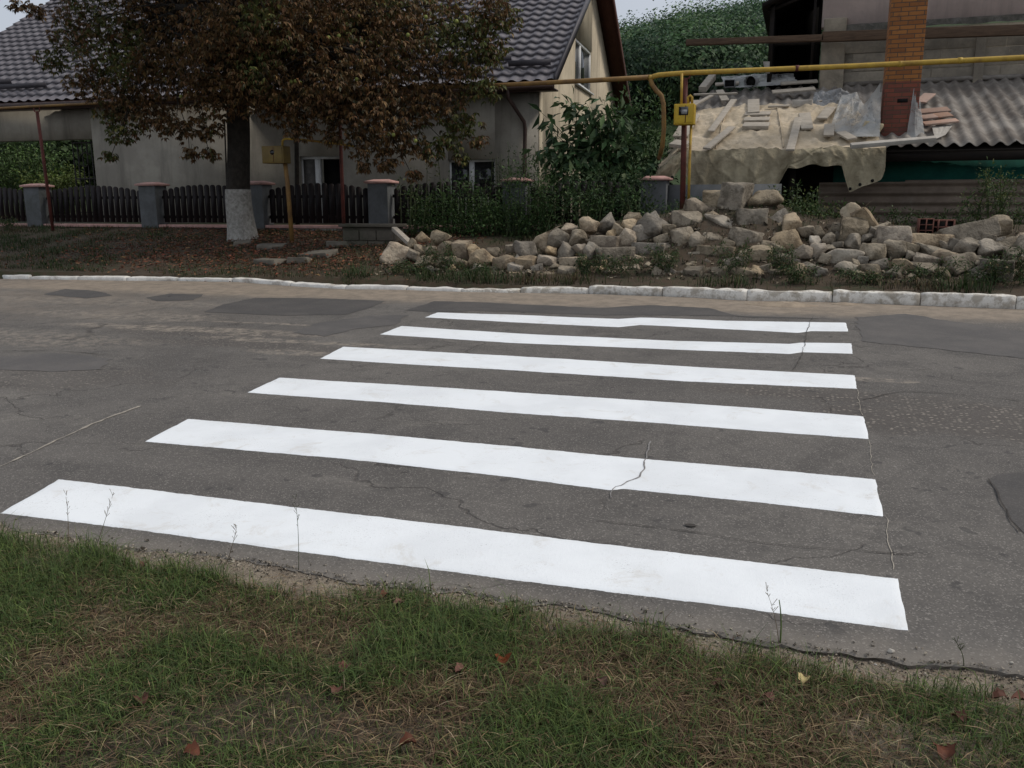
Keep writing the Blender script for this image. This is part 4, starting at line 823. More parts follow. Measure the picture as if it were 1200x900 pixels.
def chimney():
    t = [RP(1032, 161), RP(1074, 161)]; yF = t[0][1]-.05; x0 = at(1032, 161, yF)[0]; x1 = at(1073.5, 161, yF)[0]; zb = at(1050, 163, yF)[2]-.25
    o = thing('brick_chimney', 'tall orange brick chimney rising through the shed roof', 'chimney', ((x0+x1)/2, yF+.25, zb))
    m = MB(); m.bbox(x0, x1, yF, yF+.5, zb, 6.6); m.make('stack', brick_mat(), o, bevel=.006)
    m = MB(); m.bbox(x0-.05, x1+.05, yF-.05, yF+.55, 6.602, 6.75); m.make('crown_course', 'orange' if 'orange' in MT else 'redbrick', o)
    a = at(1058, 118, yF-.01); m = MB(); m.bbox(a[0]-.09, a[0]+.08, yF-.006, yF-.003, a[2]-.03, a[2]+.035); m.make('soot_hole', 'black', o)
    return x0, x1, yF
CX0, CX1, CYF = chimney()
# tarpaulin
def tarp():
    o = thing('tarpaulin', 'tan tarpaulin draped over the left of the shed roof', 'tarpaulin', (-.8, 17, 2.5))
    # roof part
    nx, ny = 150, 70; U = np.linspace(0, 1, nx); Wv = np.linspace(0, 1, ny); V = np.zeros((nx, ny, 3))
    for i, s in enumerate(U):
        xf = -2.62+s*(1.32+2.62); xb = -2.45+s*(.75+2.45)
        for j, q in enumerate(Wv):
            y = 16.72+q*(19.35-.35*math.sin(s*9)*.3-16.72); x = xf+(xb-xf)*q; wr = .07*(fbm(x, y, 1.6, 4)-.5)*2+.05*(fbm(x*2.2+y, y-x, 2.4, 4)-.5)*2+.04*(1-abs(math.sin(x*3+y*2.2+5*float(fbm(x, y, 1, 2)))))**4+.03*(1-abs(math.sin(x*5-y*4+6*float(fbm(x+5, y, 1.3, 2)))))**5
            z = rz(y)+.12+wr
            z -= .35*float(sstep(-2.1-x, 0, .55))
            V[i, j] = (x, y, z)
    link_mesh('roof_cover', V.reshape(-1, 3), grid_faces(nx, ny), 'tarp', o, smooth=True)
    # hanging front skirt: bottom line from the picture of the drape
    bot = [(-2.62, 1.98), (-2.38, 1.95), (-2.15, 2.25), (-1.95, 1.86), (-1.7, 1.80), (-1.0, 1.82), (-.45, 1.86), (-.28, 2.2), (.2, 2.26), (.62, 2.22), (.70, 2.0), (.78, 1.80), (1.05, 1.88), (1.28, 2.02), (1.32, 2.15)]
    bx, bz = zip(*bot); ny = 26; nx = 260; Vs = np.zeros((nx, ny, 3))
    for i in range(nx):
        x = -2.62+i/(nx-1)*3.94; j0 = int(i/(nx-1)*149); top = V[j0, 0]; zb_ = float(np.interp(x, bx, bz))+.02*math.sin(x*14)
        for j in range(ny):
            q = j/(ny-1); fold = .06*math.sin(x*8.5+1.5*math.sin(x*3))*q+.05*math.sin(x*21+2+3*float(fbm(x, q, 1.5, 2)))*q*.8+.10*(float(fbm(x*2.4, q*.8+x, 2.2, 4))-.5)
            fold += .03*(1-abs(math.sin(x*4.3+q*2.5+4*float(fbm(x+3, q, 1.2, 2)))))**4-.02*(1-abs(math.sin(x*7-q*3+5*float(fbm(x+9, q, 1.4, 2)))))**5; Vs[i, j] = (x, top[1]-.02-.07*math.sin(min(1, q*3)*math.pi/2)+fold, top[2]+(zb_-top[2])*q)
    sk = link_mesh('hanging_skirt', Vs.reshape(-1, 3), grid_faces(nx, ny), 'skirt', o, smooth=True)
    for x in (-2.5, -2.3, -1.85, -1.45, -1.15, -.8, -.5, .8, .95, 1.15):
        i = int((x+2.62)/3.94*(nx-1)); p = Vs[i, ny-3]; m = MB(); m.tube([p+[0, -.016, 0], p+[0, -.006, 0]], .028, 10); m.make('grommet', 'black', sk)
    # frayed seam fold lines
    for x in (-1.55, -.35):
        m = MB(); pts = [V[int((x+2.62)/3.94*149), j]+[0, 0, .012] for j in range(2, 60, 4)]; m.tube(pts, .012, 5); m.make('fold_seam', 'tarp', o, smooth=True)
tarp()
def roofboard(u0, v0, u1, v1, wpx, lab, name='weathered_board', mat='greyboard', th=.035, cat='board', lift=.20):
    a = RP(u0, v0, lift); b = RP(u1, v1, lift); w = wpx/1017*18.2*(2.1 if abs(u1-u0) > 2*abs(v1-v0) and name in ('weathered_board', 'flat_tile') and wpx > 4 else 1); m = MB(); n = np.array([0, -.36, .93])
    m.beam(a, b, w, th, up=n); o = m.make(name, mat, bevel=.004); return tag(o, lab, cat, 'loose boards weighing down the roof cover' if name == 'weathered_board' else None)
roofboard(860, 117, 833, 154, 7, 'long grey board slanting down the tarp left of the plank stack')
roofboard(858, 149, 828, 174, 8, 'lower grey board slanting near the tarp front edge, left side')
roofboard(883, 117, 883, 132, 13, 'short upright board above the three-plank stack')
roofboard(873, 133.5, 903, 133, 6, 'top plank of the three-plank stack on the tarp', lift=.17)
roofboard(872, 140, 902, 139.5, 6, 'middle plank of the three-plank stack on the tarp', lift=.17)
roofboard(871, 147.5, 901.5, 147.5, 7, 'bottom plank of the three-plank stack on the tarp', lift=.17, th=.07)
roofboard(936, 138, 926, 176, 8, 'narrow grey board pointing down at the middle of the tarp front')
roofboard(943, 133, 946, 151, 12, 'short wide board right of the narrow middle board')
roofboard(974, 126, 963, 139, 11, 'small tilted board left of the plastic sheet')
roofboard(972, 146, 971, 159, 10, 'small square board below the plastic sheet')
roofboard(985, 155, 999, 163, 10, 'short board on the corner beside the white gutter board')
roofboard(812, 135, 797, 160, 16, 'wide pale board behind the red post')
roofboard(788, 168, 806, 170, 7, 'small plank pair at the left edge of the tarp', th=.07)
roofboard(835, 90, 823, 105, 9, 'weathered log lying at the upper left of the roof', name='wood_log', cat='log', th=.12)
roofboard(813, 111, 864, 109.5, 3.5, 'thin crosswise stick at the upper left of the roof')
roofboard(812, 124, 834, 112, 5, 'short stick angled beside the crosswise stick')
roofboard(997, 171, 1096, 162.5, 7, 'long whitish board along the eave below the chimney', name='eave_plank', mat='rib', th=.07, lift=.22)
for (u0, v0, u1, v1, w, lab) in ((1077, 131, 1112, 128, 7, 'pink flat tile at the top right of the chimney foot'), (1079, 138, 1097, 136, 6, 'pale flat tile left in the lower row by the chimney foot'), (1096, 136, 1114, 134, 7, 'reddest flat tile in the row by the chimney foot'), (1082, 145, 1102, 143, 5, 'pale tile in the bottom row by the chimney foot'), (1102, 143, 1122, 141, 5, 'narrow tile at the right end by the chimney foot'), (1078, 120, 1090, 110, 12, 'broken grey tile leaning beside the chimney')):
    o = roofboard(u0, v0, u1, v1, w, lab, name='flat_tile', mat='tilebrick', th=.03, cat='tile'); o['group'] = 'flat tiles beside the chimney'
for (u0, v0, u1, v1, w, lab) in ((838, 99, 866, 97, 5, 'dark grey plank at the back beside the bucket'), (905, 108, 955, 104, 6, 'dark plank below the loft opening, front one'), (915, 98, 958, 95, 5, 'dark plank below the loft opening, rear one'), (957, 118, 990, 116, 5, 'plank at the foot of the stone pilaster'), (843, 106, 850, 118, 9, 'small board below the log on grey sheets'), (1000, 152, 1016, 160, 8, 'board end beside the pale foam lump'), (815, 118, 806, 130, 9, 'short wide board above the pale board behind the post'), (900, 125, 925, 124, 4, 'thin stick lying where tarp meets grey sheets')):
    roofboard(u0, v0, u1, v1, w, lab, lift=.16)
def drape(name, lab, pts_top, pts_bot, mat, cat, n=50, k=40, amp=.06, sd=0):
    """wrinkled sheet stretched between two polylines of world points"""
    def rs(P, s):
        P = np.array(P); a = np.concatenate([[0], np.cumsum(np.linalg.norm(np.diff(P, axis=0), axis=1))]); a /= a[-1]; return np.stack([np.interp(s, a, P[:, i]) for i in range(3)], -1)
    s = np.linspace(0, 1, n); A, B = rs(pts_top, s), rs(pts_bot, s); V = []
    for j in range(k):
        q = j/(k-1); L = A+(B-A)*q; w = amp*(np.sin(s*22+q*3+sd+7*fbm(s*3, s*0+q*2, 1.5, 3))*.22+(fbm(s*7+sd, s*0+q*6, 1.5, 5)-.45)*2.2)*math.sin(math.pi*min(1, q+.12)); V.append(L+np.stack([w*.3, -w*.5, w*.8], -1))
    V = np.stack(V); o = link_mesh(name, V.reshape(-1, 3), grid_faces(k, n), mat, smooth=True, kind='own'); return tag(o, lab, cat)
drape('plastic_sheet', 'crumpled white plastic sheet left of the chimney foot', [RP(986, 112, .3), RP(1003, 108, .4), RP(1012, 124, .3), at(1031, 98, CYF-.04)], [RP(972, 152, .18), RP(1000, 160, .2), RP(1031, 160, .2)], 'plastic', 'plastic sheet', amp=.12, n=90, k=60)
drape('plastic_sheet', 'narrow plastic strip hanging on the right of the chimney', [at(1072, 95, CYF+.02), at(1075, 97, CYF+.1)], [at(1062, 161, CYF-.10), at(1072, 161, CYF-.14), at(1084, 160, CYF-.02)], 'plastic', 'plastic sheet', n=40, amp=.025, sd=2)
drape('plastic_sheet', 'pale grey plastic sheet along the top left of the roof', [RP(845, 90, .12), RP(900, 86, .14), RP(930, 87, .14)], [RP(850, 103, .12), RP(880, 102, .14), RP(935, 98, .14)], 'plastic', 'plastic sheet', amp=.08, sd=4)
drape('grey_rag', 'dark grey crumpled cover at the foot of the stone pilaster', [RP(955, 108, .25), RP(985, 104, .4), RP(995, 108, .3)], [RP(950, 124, .1), RP(975, 126, .1), RP(992, 124, .1)], 'mesh_bag', 'cover', amp=.09, sd=6)
drape('cement_bag', 'flattened pale bag on the roof right of the tiles', [RP(1092, 148, .14), RP(1117, 146, .14)], [RP(1096, 163, .14), RP(1108, 158, .14)], 'rib', 'bag', n=24, k=20, amp=.012, sd=7)
def bucket():
    c = RP(881, 96, .2); o = thing('bucket', 'grey bucket lying on its side at the back of the roof', 'bucket', c); d = np.array([-.35, -.9, -.15]); d /= np.linalg.norm(d)
    m = MB(); m.tube([c-d*.2, c+d*.1], [.09, .13], 16, cap=False); m.tube([c-d*.2, c-d*.195], [.09, .09], 16); m.make('shell', 'mesh_bag', o, smooth=True); m = MB(); m.tube([c+d*.085, c+d*.1], [.137, .137], 16, cap=False); m.make('rim', 'mesh_bag', o, smooth=True)
    m = MB(); m.tube([c+d*.02, c+d*.03], .115, 16); m.make('inside', 'black', o)
bucket()
def hollow(name, lab, c, w, d, h, mat, holes=(3, 2), group=None):
    o = thing(name, lab, 'hollow brick', c, group); m = MB(); x0 = c[0]-w/2; n, r = holes; t = w*.07
    for i in range(n+1): x = x0+(w-t)*i/n; m.bbox(x, x+t, c[1]-d/2, c[1]+d/2, c[2], c[2]+h)
    for k in range(r+1): z = c[2]+(h-t)*k/r; m.bbox(x0+.002, x0+w-.002, c[1]-d/2+.002, c[1]+d/2-.002, z+.001, z+t-.001)
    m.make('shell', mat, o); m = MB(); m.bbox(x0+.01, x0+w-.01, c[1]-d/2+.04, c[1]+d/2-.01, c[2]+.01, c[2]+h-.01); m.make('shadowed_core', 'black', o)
hollow('hollow_brick', 'whitish hollow block on the back of the shed roof', RP(855, 103, .1), .24, .2, .17, 'mesh_bag', (1, 1))
hollow('hollow_brick', 'red hollow brick with square cells lying behind the rubble', at(1083, 277, 14.2), .20, .25, .26, 'redbrick', (2, 3), 'red hollow bricks')
hollow('hollow_brick', 'wider red hollow brick partly behind the slanted slab', at(1102, 275, 14.3), .34, .2, .22, 'redbrick', (3, 2), 'red hollow bricks')
a = at(903, 72, 20.9); m = MB(); m.prism([at(894, 72, 20.9), at(902, 72, 20.9), at(902, 86, 20.9), at(897, 86, 20.9)], (0, .03, 0)); tag(m.make('white_board', 'rib'), 'small white board sticking up under the loft corner', 'board')
# ------------------------------------------------------------------ RUBBLE
def hull_rock(c, w, d, h, ang, blocky, seed):
    r = random.Random(seed); bm = bmesh.new(); pts = []
    if blocky:
        for sx in (-1, 1):
            for sy in (-1, 1):
                for sz in (-1, 1):
                    for k in range(2):
                        q = [sx*1.05*(1-r.random()*.30), sy*(1-r.random()*.30), sz*(1-r.random()*.26)]; pts.append(q)
    else:
        for k in range(13):
            v = Vector((r.gauss(0, 1), r.gauss(0, 1), r.gauss(0, 1))).normalized(); m = max(abs(v.x), abs(v.y), abs(v.z)); v = v/(m**.62)*r.uniform(.92, 1.08); pts.append(v)
    for q in pts: bm.verts.new((q[0]*w/2, q[1]*d/2, q[2]*h/2))
    res = bmesh.ops.convex_hull(bm, input=bm.verts); dele = [g for g in res['geom_interior'] if isinstance(g, bmesh.types.BMVert)]; bmesh.ops.delete(bm, geom=dele, context='VERTS')
    bmesh.ops.dissolve_limit(bm, angle_limit=R(12), verts=bm.verts, edges=bm.edges)
    bmesh.ops.bevel(bm, geom=list(bm.edges), offset=min(w, d, h)*.035, segments=1, affect='EDGES')
    bmesh.ops.triangulate(bm, faces=bm.faces); bmesh.ops.subdivide_edges(bm, edges=[e for e in bm.edges if e.calc_length() > min(w, h)*.25], cuts=1, use_grid_fill=True); bmesh.ops.triangulate(bm, faces=bm.faces)
    bmesh.ops.subdivide_edges(bm, edges=[e for e in bm.edges if e.calc_length() > min(w, h)*.18], cuts=1); bmesh.ops.triangulate(bm, faces=bm.faces)
    s = min(w, h)
    for v in bm.verts:
        p = v.co*7+Vector((seed*3.1, 0, 0)); n = v.co.normalized(); v.co += n*(mnoise.noise(p)*.030+mnoise.noise(p*2.7)*.022)*min(1, s*3)*.8
    rot = Matrix.Rotation(ang, 3, 'Y') @ Matrix.Rotation(r.uniform(-.35, .35), 3, 'Z') @ Matrix.Rotation(r.uniform(-.2, .2), 3, 'X')
    V = [np.array((rot @ v.co)[:])+c for v in bm.verts]; bm.verts.index_update(); Fc = [[v.index for v in f.verts] for f in bm.faces]; bm.free(); return V, Fc
# u, v, width px, height px, tilt deg, kind (g grey, t tan, w white; upper case = squared block)
ST = """837,239,22,29,0,G|862.6,237,26,40,6,G|896,238,32,26,-30,g|819,245,32,20,15,t|880.5,259,28,23,0,G|806.6,259,42,27,18,g|846.7,265.5,42,23,12,g|907,265.5,27,46,22,g|928,265.5,18,26,0,t|875,282,40,25,5,g|799,281,28,31,0,g|763,268,30,30,30,g|761,257,22,15,0,g|738,266.5,21,18,30,t|755,276,24,20,0,g|712.7,261,25,22,10,g|742,257,20,14,0,g|734,280,20,19,40,t|712,284,30,15,0,T|721,300,42,19,-2,G|761,293,36,16,0,G|782,270,18,18,20,g|835,282,25,18,0,g|816,284,20,20,30,g|839,297,38,17,3,G|854,308,38,16,0,g|891,302,22,22,0,G|924,284,32,23,-15,t|915,307,25,18,0,g|938.6,297,22,20,0,t|945,270,17,14,0,g|791,305,26,14,0,g|862.6,257,8,7,0,w|495,279,17,13,0,t|517.6,279,21,15,0,g|526,293,20,19,0,g|542,293,17,20,0,T|555.6,293,14,11,30,t|564,303.5,32,21,-25,t|577,295,16,10,0,g|591.5,307.7,25,24,10,t|617,294,24,22,0,g|617,310,20,16,0,T|638,282,26,28,0,t|655,280,22,27,20,g|667.5,268.6,18,14,10,t|676,280,20,19,0,g|692,265.5,21,20,0,t|661,299,22,23,35,g|642,305.6,20,17,0,t|672,309,26,16,0,T|680,295,18,16,0,t|693,297,18,23,0,g|602,324.6,34,10,0,t|640,324.6,28,11,0,t|538.7,307.7,20,16,0,g|519.7,307.7,26,18,0,g|495,310,24,17,0,g|463,301,26,26,20,t|695,284,15,10,0,t|999.6,250,21,17,20,w|1014,261,16,30,-35,T|999.6,274.5,30,38,10,g|981.7,267,26,15,-15,g|1047,281,30,24,0,T|1033,267,19,12,0,g|1003,285,24,18,0,g|1022,297.7,26,19,0,g|1047,294.5,24,21,0,g|988,301,38,16,0,w|984,314.6,44,17,5,w|1087,283,50,14,4,T|1087,295.6,42,16,0,g|1089,306,28,11,15,t|1085,316.7,38,22,20,g|1133.7,274,49,20,-14,G|1169.6,268,24,22,0,g|1138,293.5,30,22,0,g|1163,295.6,26,23,0,g|1182,287,25,17,0,g|1167.5,319,28,25,0,G|1125,312.5,31,24,-20,g|1184,300,18,18,0,g|1106,304,22,18,0,t|954,283,13,13,0,w|956,297.7,22,20,0,t|971,293.5,20,11,0,g|950,315,22,14,0,g|1210,292,30,26,0,g|1215,318,30,22,0,t|1020,318,30,14,0,g|700,318,26,12,0,t|1060,312,26,16,0,t|905,322,22,12,0,g"""
ZN = [(485, 'beside the leaning timber'), (550, 'under the first vines'), (605, 'where the pile is lowest'), (660, 'left of the pile centre'), (708, 'below the tall shrub'), (770, 'in front of the grey pillar'), (825, 'below the yellow meter box'), (872, 'below the hanging tarpaulin'), (920, 'at the tarpaulin weed clump'), (965, 'left of the slanted white slab'), (1030, 'around the slanted white slab'), (1075, 'left of the red hollow bricks'), (1115, 'below the red hollow bricks'), (1155, 'under the long slanted slab'), (1250, 'at the right end of the pile')]
SH = {}
items = []
for i, s in enumerate(ST.split('|')):
    u, v, w, h, a, k = s.split(','); items.append((float(u), float(v), float(w), float(h), float(a), k, i))
_r = random.Random(5); _top = [(485, 282), (560, 296), (620, 288), (680, 268), (760, 262), (830, 243), (900, 240), (945, 272), (990, 262), (1050, 280), (1090, 288), (1150, 275), (1210, 280)]
for _k in range(2200):
    u = _r.uniform(482, 1215); tp_ = float(np.interp(u, [a_ for a_, _ in _top], [b_ for _, b_ in _top])); v = _r.uniform(tp_, 324); w = _r.uniform(10, 22); h = w*_r.uniform(.55, 1.0)
    if all(((u-q[0])/(.38*(w+q[2])))**2+((v-q[1])/(.38*(h+q[3])))**2 > 1 for q in items): items.append((u, v, w, h, _r.uniform(-30, 30), _r.choice('ggtGG'), 200+_k))
lab = {}
for it in items:
    u, v, w, h, a, k, i = it; zone = next(z for lim, z in ZN if u < lim)
    tone = {'g': 'grey', 't': 'tan', 'w': 'whitish'}[k.lower()]; shape = ('upright ' if h > w*1.2 else 'flat ' if w > h*1.7 else '')+('squared block' if k.isupper() else 'rough stone')
    size = 'large ' if w*h > 850 else 'small ' if w*h < 260 else ''; row = 'top row' if v < 262 else 'upper row' if v < 282 else 'middle row' if v < 300 else 'bottom row'
    lab.setdefault((f'{size}{tone} {shape}', row, zone), []).append(it)
for (d, row, zone), L in lab.items():
    L.sort()
    for n, it in enumerate(L):
        q = '' if len(L) == 1 else (('left ' if n == 0 else 'right ') if len(L) == 2 else ['left ', 'centre ', 'right ', 'far right ', 'farthest right ', 'outermost right '][n]); SH[it[6]] = f'{q}{d}, {row} {zone}'
for (u, v, w, h, a, k, i) in items:
    Y = 12.45+(325-v)/95*1.85 + random.uniform(-.06, .06); Y += max(0, (w-20)*.002); c = at(u, v, Y); s = np.linalg.norm(c-O_)/1017*1.0
    kk = 1.12 if k.isupper() or h > 26 else 1.2; W, Hh = w*s*kk, h*s*kk; D = min(max(W, Hh), 1.3*min(W, Hh))*random.uniform(.8, 1.0)
    Vv, Fc = hull_rock(c, W, D, Hh, R(a), k.isupper(), i+3); mat = {'g': 'stoneA', 't': 'stoneB', 'w': 'stoneC'}[k.lower()]
    Vv = np.array(Vv); o = link_mesh('rubble_stone', Vv-0, Fc, mat, kind='own')
    tag(o, SH[i], 'stone', 'stones of the rubble pile')
c_ = RP(1021, 153, .18); Vv, Fc = hull_rock(c_, .34, .3, .32, .3, True, 411); tag(link_mesh('foam_lump', Vv, Fc, surf('yellow_foam', (.50, .42, .28), (.38, .31, .2), 8), kind='own'), 'pale yellow lump left of the chimney foot', 'foam lump')
c_ = RP(940, 122, .12); Vv, Fc = hull_rock(c_, .40, .3, .16, 0, True, 412); tag(link_mesh('foam_lump', Vv, Fc, 'rib', kind='own'), 'pale flat lump where the grey sheets meet the tarp', 'foam lump')
# stone chips and crumbs between
def chips():
    V = []; F = []; 
    for i in range(2600):
        x = rng.uniform(-6.4, 5); y = 12.15+rng.random()*2.0
        s = rng.uniform(.012, .06); b = len(V); c = np.array([x, y, T(x, y)+s*.3]); q = unit(6)*s*rng.uniform(.5, 1, (6, 1)); V += list(c+q); 
        F += [(b, b+1, b+2), (b, b+2, b+3), (b, b+3, b+1), (b+1, b+2, b+4), (b+2, b+3, b+5), (b+4, b+5, b+2), (b+1, b+3, b+4), (b+3, b+5, b+4)]
    o = link_mesh('stone_chips', V, F, 'stoneA'); tag(o, 'pale stone crumbs scattered at the foot of the rubble', 'rubble', kind='stuff')
chips()
def sandheap(u, v, rx_, ry_, h, lab):
    c = on_road(u, v); n = 40; A = []
    for i in range(n):
        for j in range(14):
            a = 2*math.pi*i/n; r = j/13; x = c[0]+rx_*r*math.cos(a)*(1+.2*math.sin(a*3)); y = c[1]+ry_*r*math.sin(a); z = float(roadz(x, y))+.004+h*(1-r*r)**1.5*(.5+float(fbm(x, y, 9, 3)))-(.02 if j == 13 else 0); A.append((x, y, z))
    Fc = [(i*14+j, ((i+1) % n)*14+j, ((i+1) % n)*14+j+1, i*14+j+1) for i in range(n) for j in range(13)]
    tag(link_mesh('sand_heap', A, Fc, surf('pale_sand', (.36, .29, .215), (.27, .215, .16), 9, fine=70, world=True, bd=.02), smooth=True), lab, 'sand heap')
sandheap(915, 358, .42, .14, .05, 'pale sand heap spilled against the kerb'); sandheap(990, 357, .16, .08, .03, 'small pale sand heap right of the bigger one')
# old dark slab wall, leaning timber, paving slabs
def slabs():
    t_ = thing('retaining_wall', 'low dark block wall stub between fence and rubble', 'wall', at(430, 300, 14.6))
    m = MB(); a = at(404, 266, 14.7); b = at(466, 268, 14.7); m.bbox(a[0], b[0], 14.6, 14.95, .55, a[2]); m.make('block_face', 'slab', t_, bevel=.02)
    m = MB()
    for r in range(4):
        x = a[0]+.02+(r % 2)*.17; z = a[2]-.24-r*.2
        while x < b[0]-.3: m.bbox(x, x+.33, 14.57, 14.61, z, z+.185); x += .35
    m.make('block_course', 'slab', t_, bevel=.012)
    m = MB(); m.bbox(a[0]-.04, b[0]+.05, 14.52, 15.0, a[2]+.002, a[2]+.06); m.make('top_slab', 'slab', t_, bevel=.015)
    m = MB(); m.beam(at(462, 268, 14.35), at(492, 296, 13.4), .10, .07); tag(m.make('leaning_timber', 'greyboard', bevel=.006), 'dark timber leaning from the wall stub to the stones', 'timber')
    for k, (u, v, w, h, lab_) in enumerate(((399, 282, 30, 7, 'pale slab nearest the wall stub'), (372, 299, 44, 7, 'long pale slab on the littered bank'), (318, 291, 32, 6, 'thin slab right of the trunk base'), (317, 312, 34, 9, 'rounded flat slab near the kerb'), (352, 309, 24, 6, 'half buried slab between two others'), (285, 286, 20, 4, 'small slab against the trunk base'))):
        Y = 12.2+(325-v)/55*3.0; c = at(u, v, Y); c[2] = T(c[0], Y)+.03; s = 16/1017; Vv, Fc = hull_rock(c, w*s, .35, .12, R(-4 if k == 1 else 0), True, 300+k)
        tag(link_mesh('paving_slab', Vv, Fc, 'slate', kind='own'), lab_, 'slab', 'slabs sunk in the bank')
slabs()
# ------------------------------------------------------------------ VEGETATION
GV = [(.050, .092, .030), (.028, .056, .020), (.085, .135, .045)]
# large leaved young tree in front of the gable
b = at(715, 262, 16.9); b[2] = 1.1
tips = [(632, 130), (645, 150), (650, 185), (640, 175), (622, 182), (670, 118), (688, 122), (700, 140), (665, 165), (690, 170), (708, 118), (715, 150), (660, 205), (690, 215), (720, 190), (672, 140), (735, 165), (742, 205), (700, 195), (640, 200), (678, 190), (655, 120), (760, 190), (728, 130), (750, 150)]
stems = [((b+[random.uniform(-.15, .15), 0, random.uniform(.3, 1.4)]), at(u, v, random.uniform(16.5, 17.3))) for u, v in tips]
yt = sprig_tree('young_tree', 'young broad-leaved tree before the rendered gable', b, stems, 46, .30, [(.050, .092, .036), (.028, .055, .024), (.085, .13, .055)], [5, 3, 1.6], droop=.9, wid=.36, cat='tree', spread=.16, stemr=.02)
def bushmass(name, lab, pts, n, L, cols, w, Ys, sp=.35, stemv=265, cat='shrub', wid=.4, group=None):
    c0 = at(sum(p[0] for p in pts)/len(pts), stemv, Ys); c0[2] = T(c0[0], Ys); st = []
    for (u, v) in pts:
        tp = at(u, v, Ys+random.uniform(-.35, .35)); base = np.array([tp[0]+random.uniform(-.2, .2), Ys+random.uniform(-.2, .2), 0]); base[2] = T(base[0], base[1]); st.append((base, tp))
    return sprig_tree(name, lab, c0, st, n, L, cols, w, spread=sp, cat=cat, wid=wid, group=group, droop=.3)
bushmass('tall_shrub', 'tall dense green shrub left of the meter post', [(u+random.uniform(-6, 6), v+random.uniform(-6, 6)) for u in range(700, 778, 11) for v in (108 + max(0, (735-u))*.9, 150, 195)], 170, .12, GV, [4, 4, 1], 17.4, .4)
bushmass('tall_shrub', 'dark shrub between young tree and the fence pillar', [(u+random.uniform(-6, 6), v) for u in range(652, 760, 10) for v in (200, 226)], 120, .085, [(.030, .058, .020), (.050, .082, .028)], [4, 2], 15.7, .28)
# vine on fence
bushmass('fence_vine', 'dense dark green vine smothering the picket fence', [(u+random.uniform(-6, 6), v+random.uniform(-8, 8)) for u in range(486, 650, 7) for v in (222+14*math.sin(u*.09)-22*(u > 590), 240, 262)], 100, .075, [(.055, .10, .030), (.032, .062, .020), (.095, .15, .048)], [5, 5, 1.4], 15.6, .26, cat='vine')
bushmass('weed_clump', 'straggly pale-stemmed weed by the chipped pillar cap', [(468, 205), (480, 215), (486, 195), (474, 228), (492, 212), (500, 188), (512, 176)], 28, .07, [(.10, .11, .04), (.04, .06, .02)], [2, 3], 15.4, .12, cat='weed')
bushmass('fence_vine', 'wispy climber tips above the fence right of the window', [(u+random.uniform(-5, 5), v+random.uniform(-9, 9)) for u in range(575, 640, 8) for v in (175, 200)], 40, .07, [(.06, .085, .035), (.03, .055, .02)], [2, 3], 16.0, .16, cat='vine')
bushmass('weed_clump', 'tall nettles left of the grey pillar', [(u+random.uniform(-4, 4), random.uniform(215, 245)) for u in range(655, 745, 8)], 60, .08, GV, [4, 4, 2], 15.1, .10, cat='weed')
bushmass('weed_clump', 'weeds growing beside the tarpaulin corner above the rubble', [(u+random.uniform(-4, 4), random.uniform(205, 245)) for u in range(905, 965, 6)], 60, .07, [(.045, .075, .02), (.025, .045, .014), (.09, .11, .03)], [4, 4, 2], 15.3, .12, cat='weed')
bushmass('weed_clump', 'bushy feathery weeds at the far right by the tin fence', [(u+random.uniform(-5, 5), random.uniform(195, 265)) for u in range(1130, 1260, 5)], 110, .06, [(.07, .11, .034), (.04, .066, .022), (.13, .145, .05)], [4, 5, 2], 15.2, .16, cat='weed')
bushmass('weed_clump', 'low green weeds below the tin fence', [(u+random.uniform(-5, 5), random.uniform(243, 262)) for u in range(960, 1130, 8)], 55, .06, [(.045, .075, .02), (.025, .045, .014)], [4, 4], 15.4, .12, cat='weed')
bushmass('weed_clump', 'leafy weeds on the pile crest between block peak and white slab', [(u+random.uniform(-4, 4), random.uniform(236, 258)) for u in range(925, 992, 5)], 55, .06, [(.06, .10, .03), (.035, .06, .02), (.12, .12, .04)], [4, 4, 1.5], 14.55, .12, cat='weed')
bushmass('weed_clump', 'weeds behind the tallest stone blocks', [(u, random.uniform(232, 250)) for u in range(770, 830, 8)], 40, .06, GV, [4, 4, 2], 15.2, .1, cat='weed')
for k, (u, v, wpx, hpx, lab_) in enumerate(((558, 325, 60, 14, 'low green tuft at the lowest part of the rubble'), (725, 325, 60, 26, 'dense tuft before the pile under the grey pillar'), (775, 318, 40, 36, 'largest dark tuft before the pile centre'), (855, 318, 36, 36, 'bright tuft under the upright blocks'), (912, 318, 26, 32, 'tuft with broad leaves below the tarpaulin weeds'), (1070, 335, 56, 24, 'grass tuft before the flat stones'), (1140, 330, 40, 26, 'tuft left of the squared block'), (1192, 330, 30, 40, 'tuft at the right edge of the pile'), (512, 318, 40, 34, 'leafy tuft among the leftmost stones'), (690, 322, 36, 20, 'small tuft left of the dense one'), (935, 338, 30, 20, 'dry tuft near the white rubble'), (1010, 338, 50, 14, 'flat dry tuft above the sand'), (475, 330, 60, 14, 'tuft at the end of the buried kerb'), (10, 255, 36, 26, 'broad-leaved bush in front of the leftmost fence panel'))):
    Y = 12.2+(335-v)/40*.6 if k < 13 else 15.6; c = at(u, v+hpx/2, Y); s = 13.2/1017; b = np.array([c[0], Y, T(c[0], Y)]); st = []
    for j in range(10): st.append((b+[random.uniform(-.5, .5)*wpx*s, random.uniform(-.1, .1), 0], b+np.array([random.uniform(-.5, .5)*wpx*s, random.uniform(-.15, .1), random.uniform(.4, 1)*hpx*s])))
    sprig_tree('grass_tuft', lab_, b, st, 60, .055, [(.048, .082, .025), (.030, .052, .018), (.10, .11, .045), (.16, .125, .065)], [5, 5, 1.6, 1.2], cat='tuft', spread=.07, stemr=.004, group='tufts along the foot of the rubble', wid=.3)
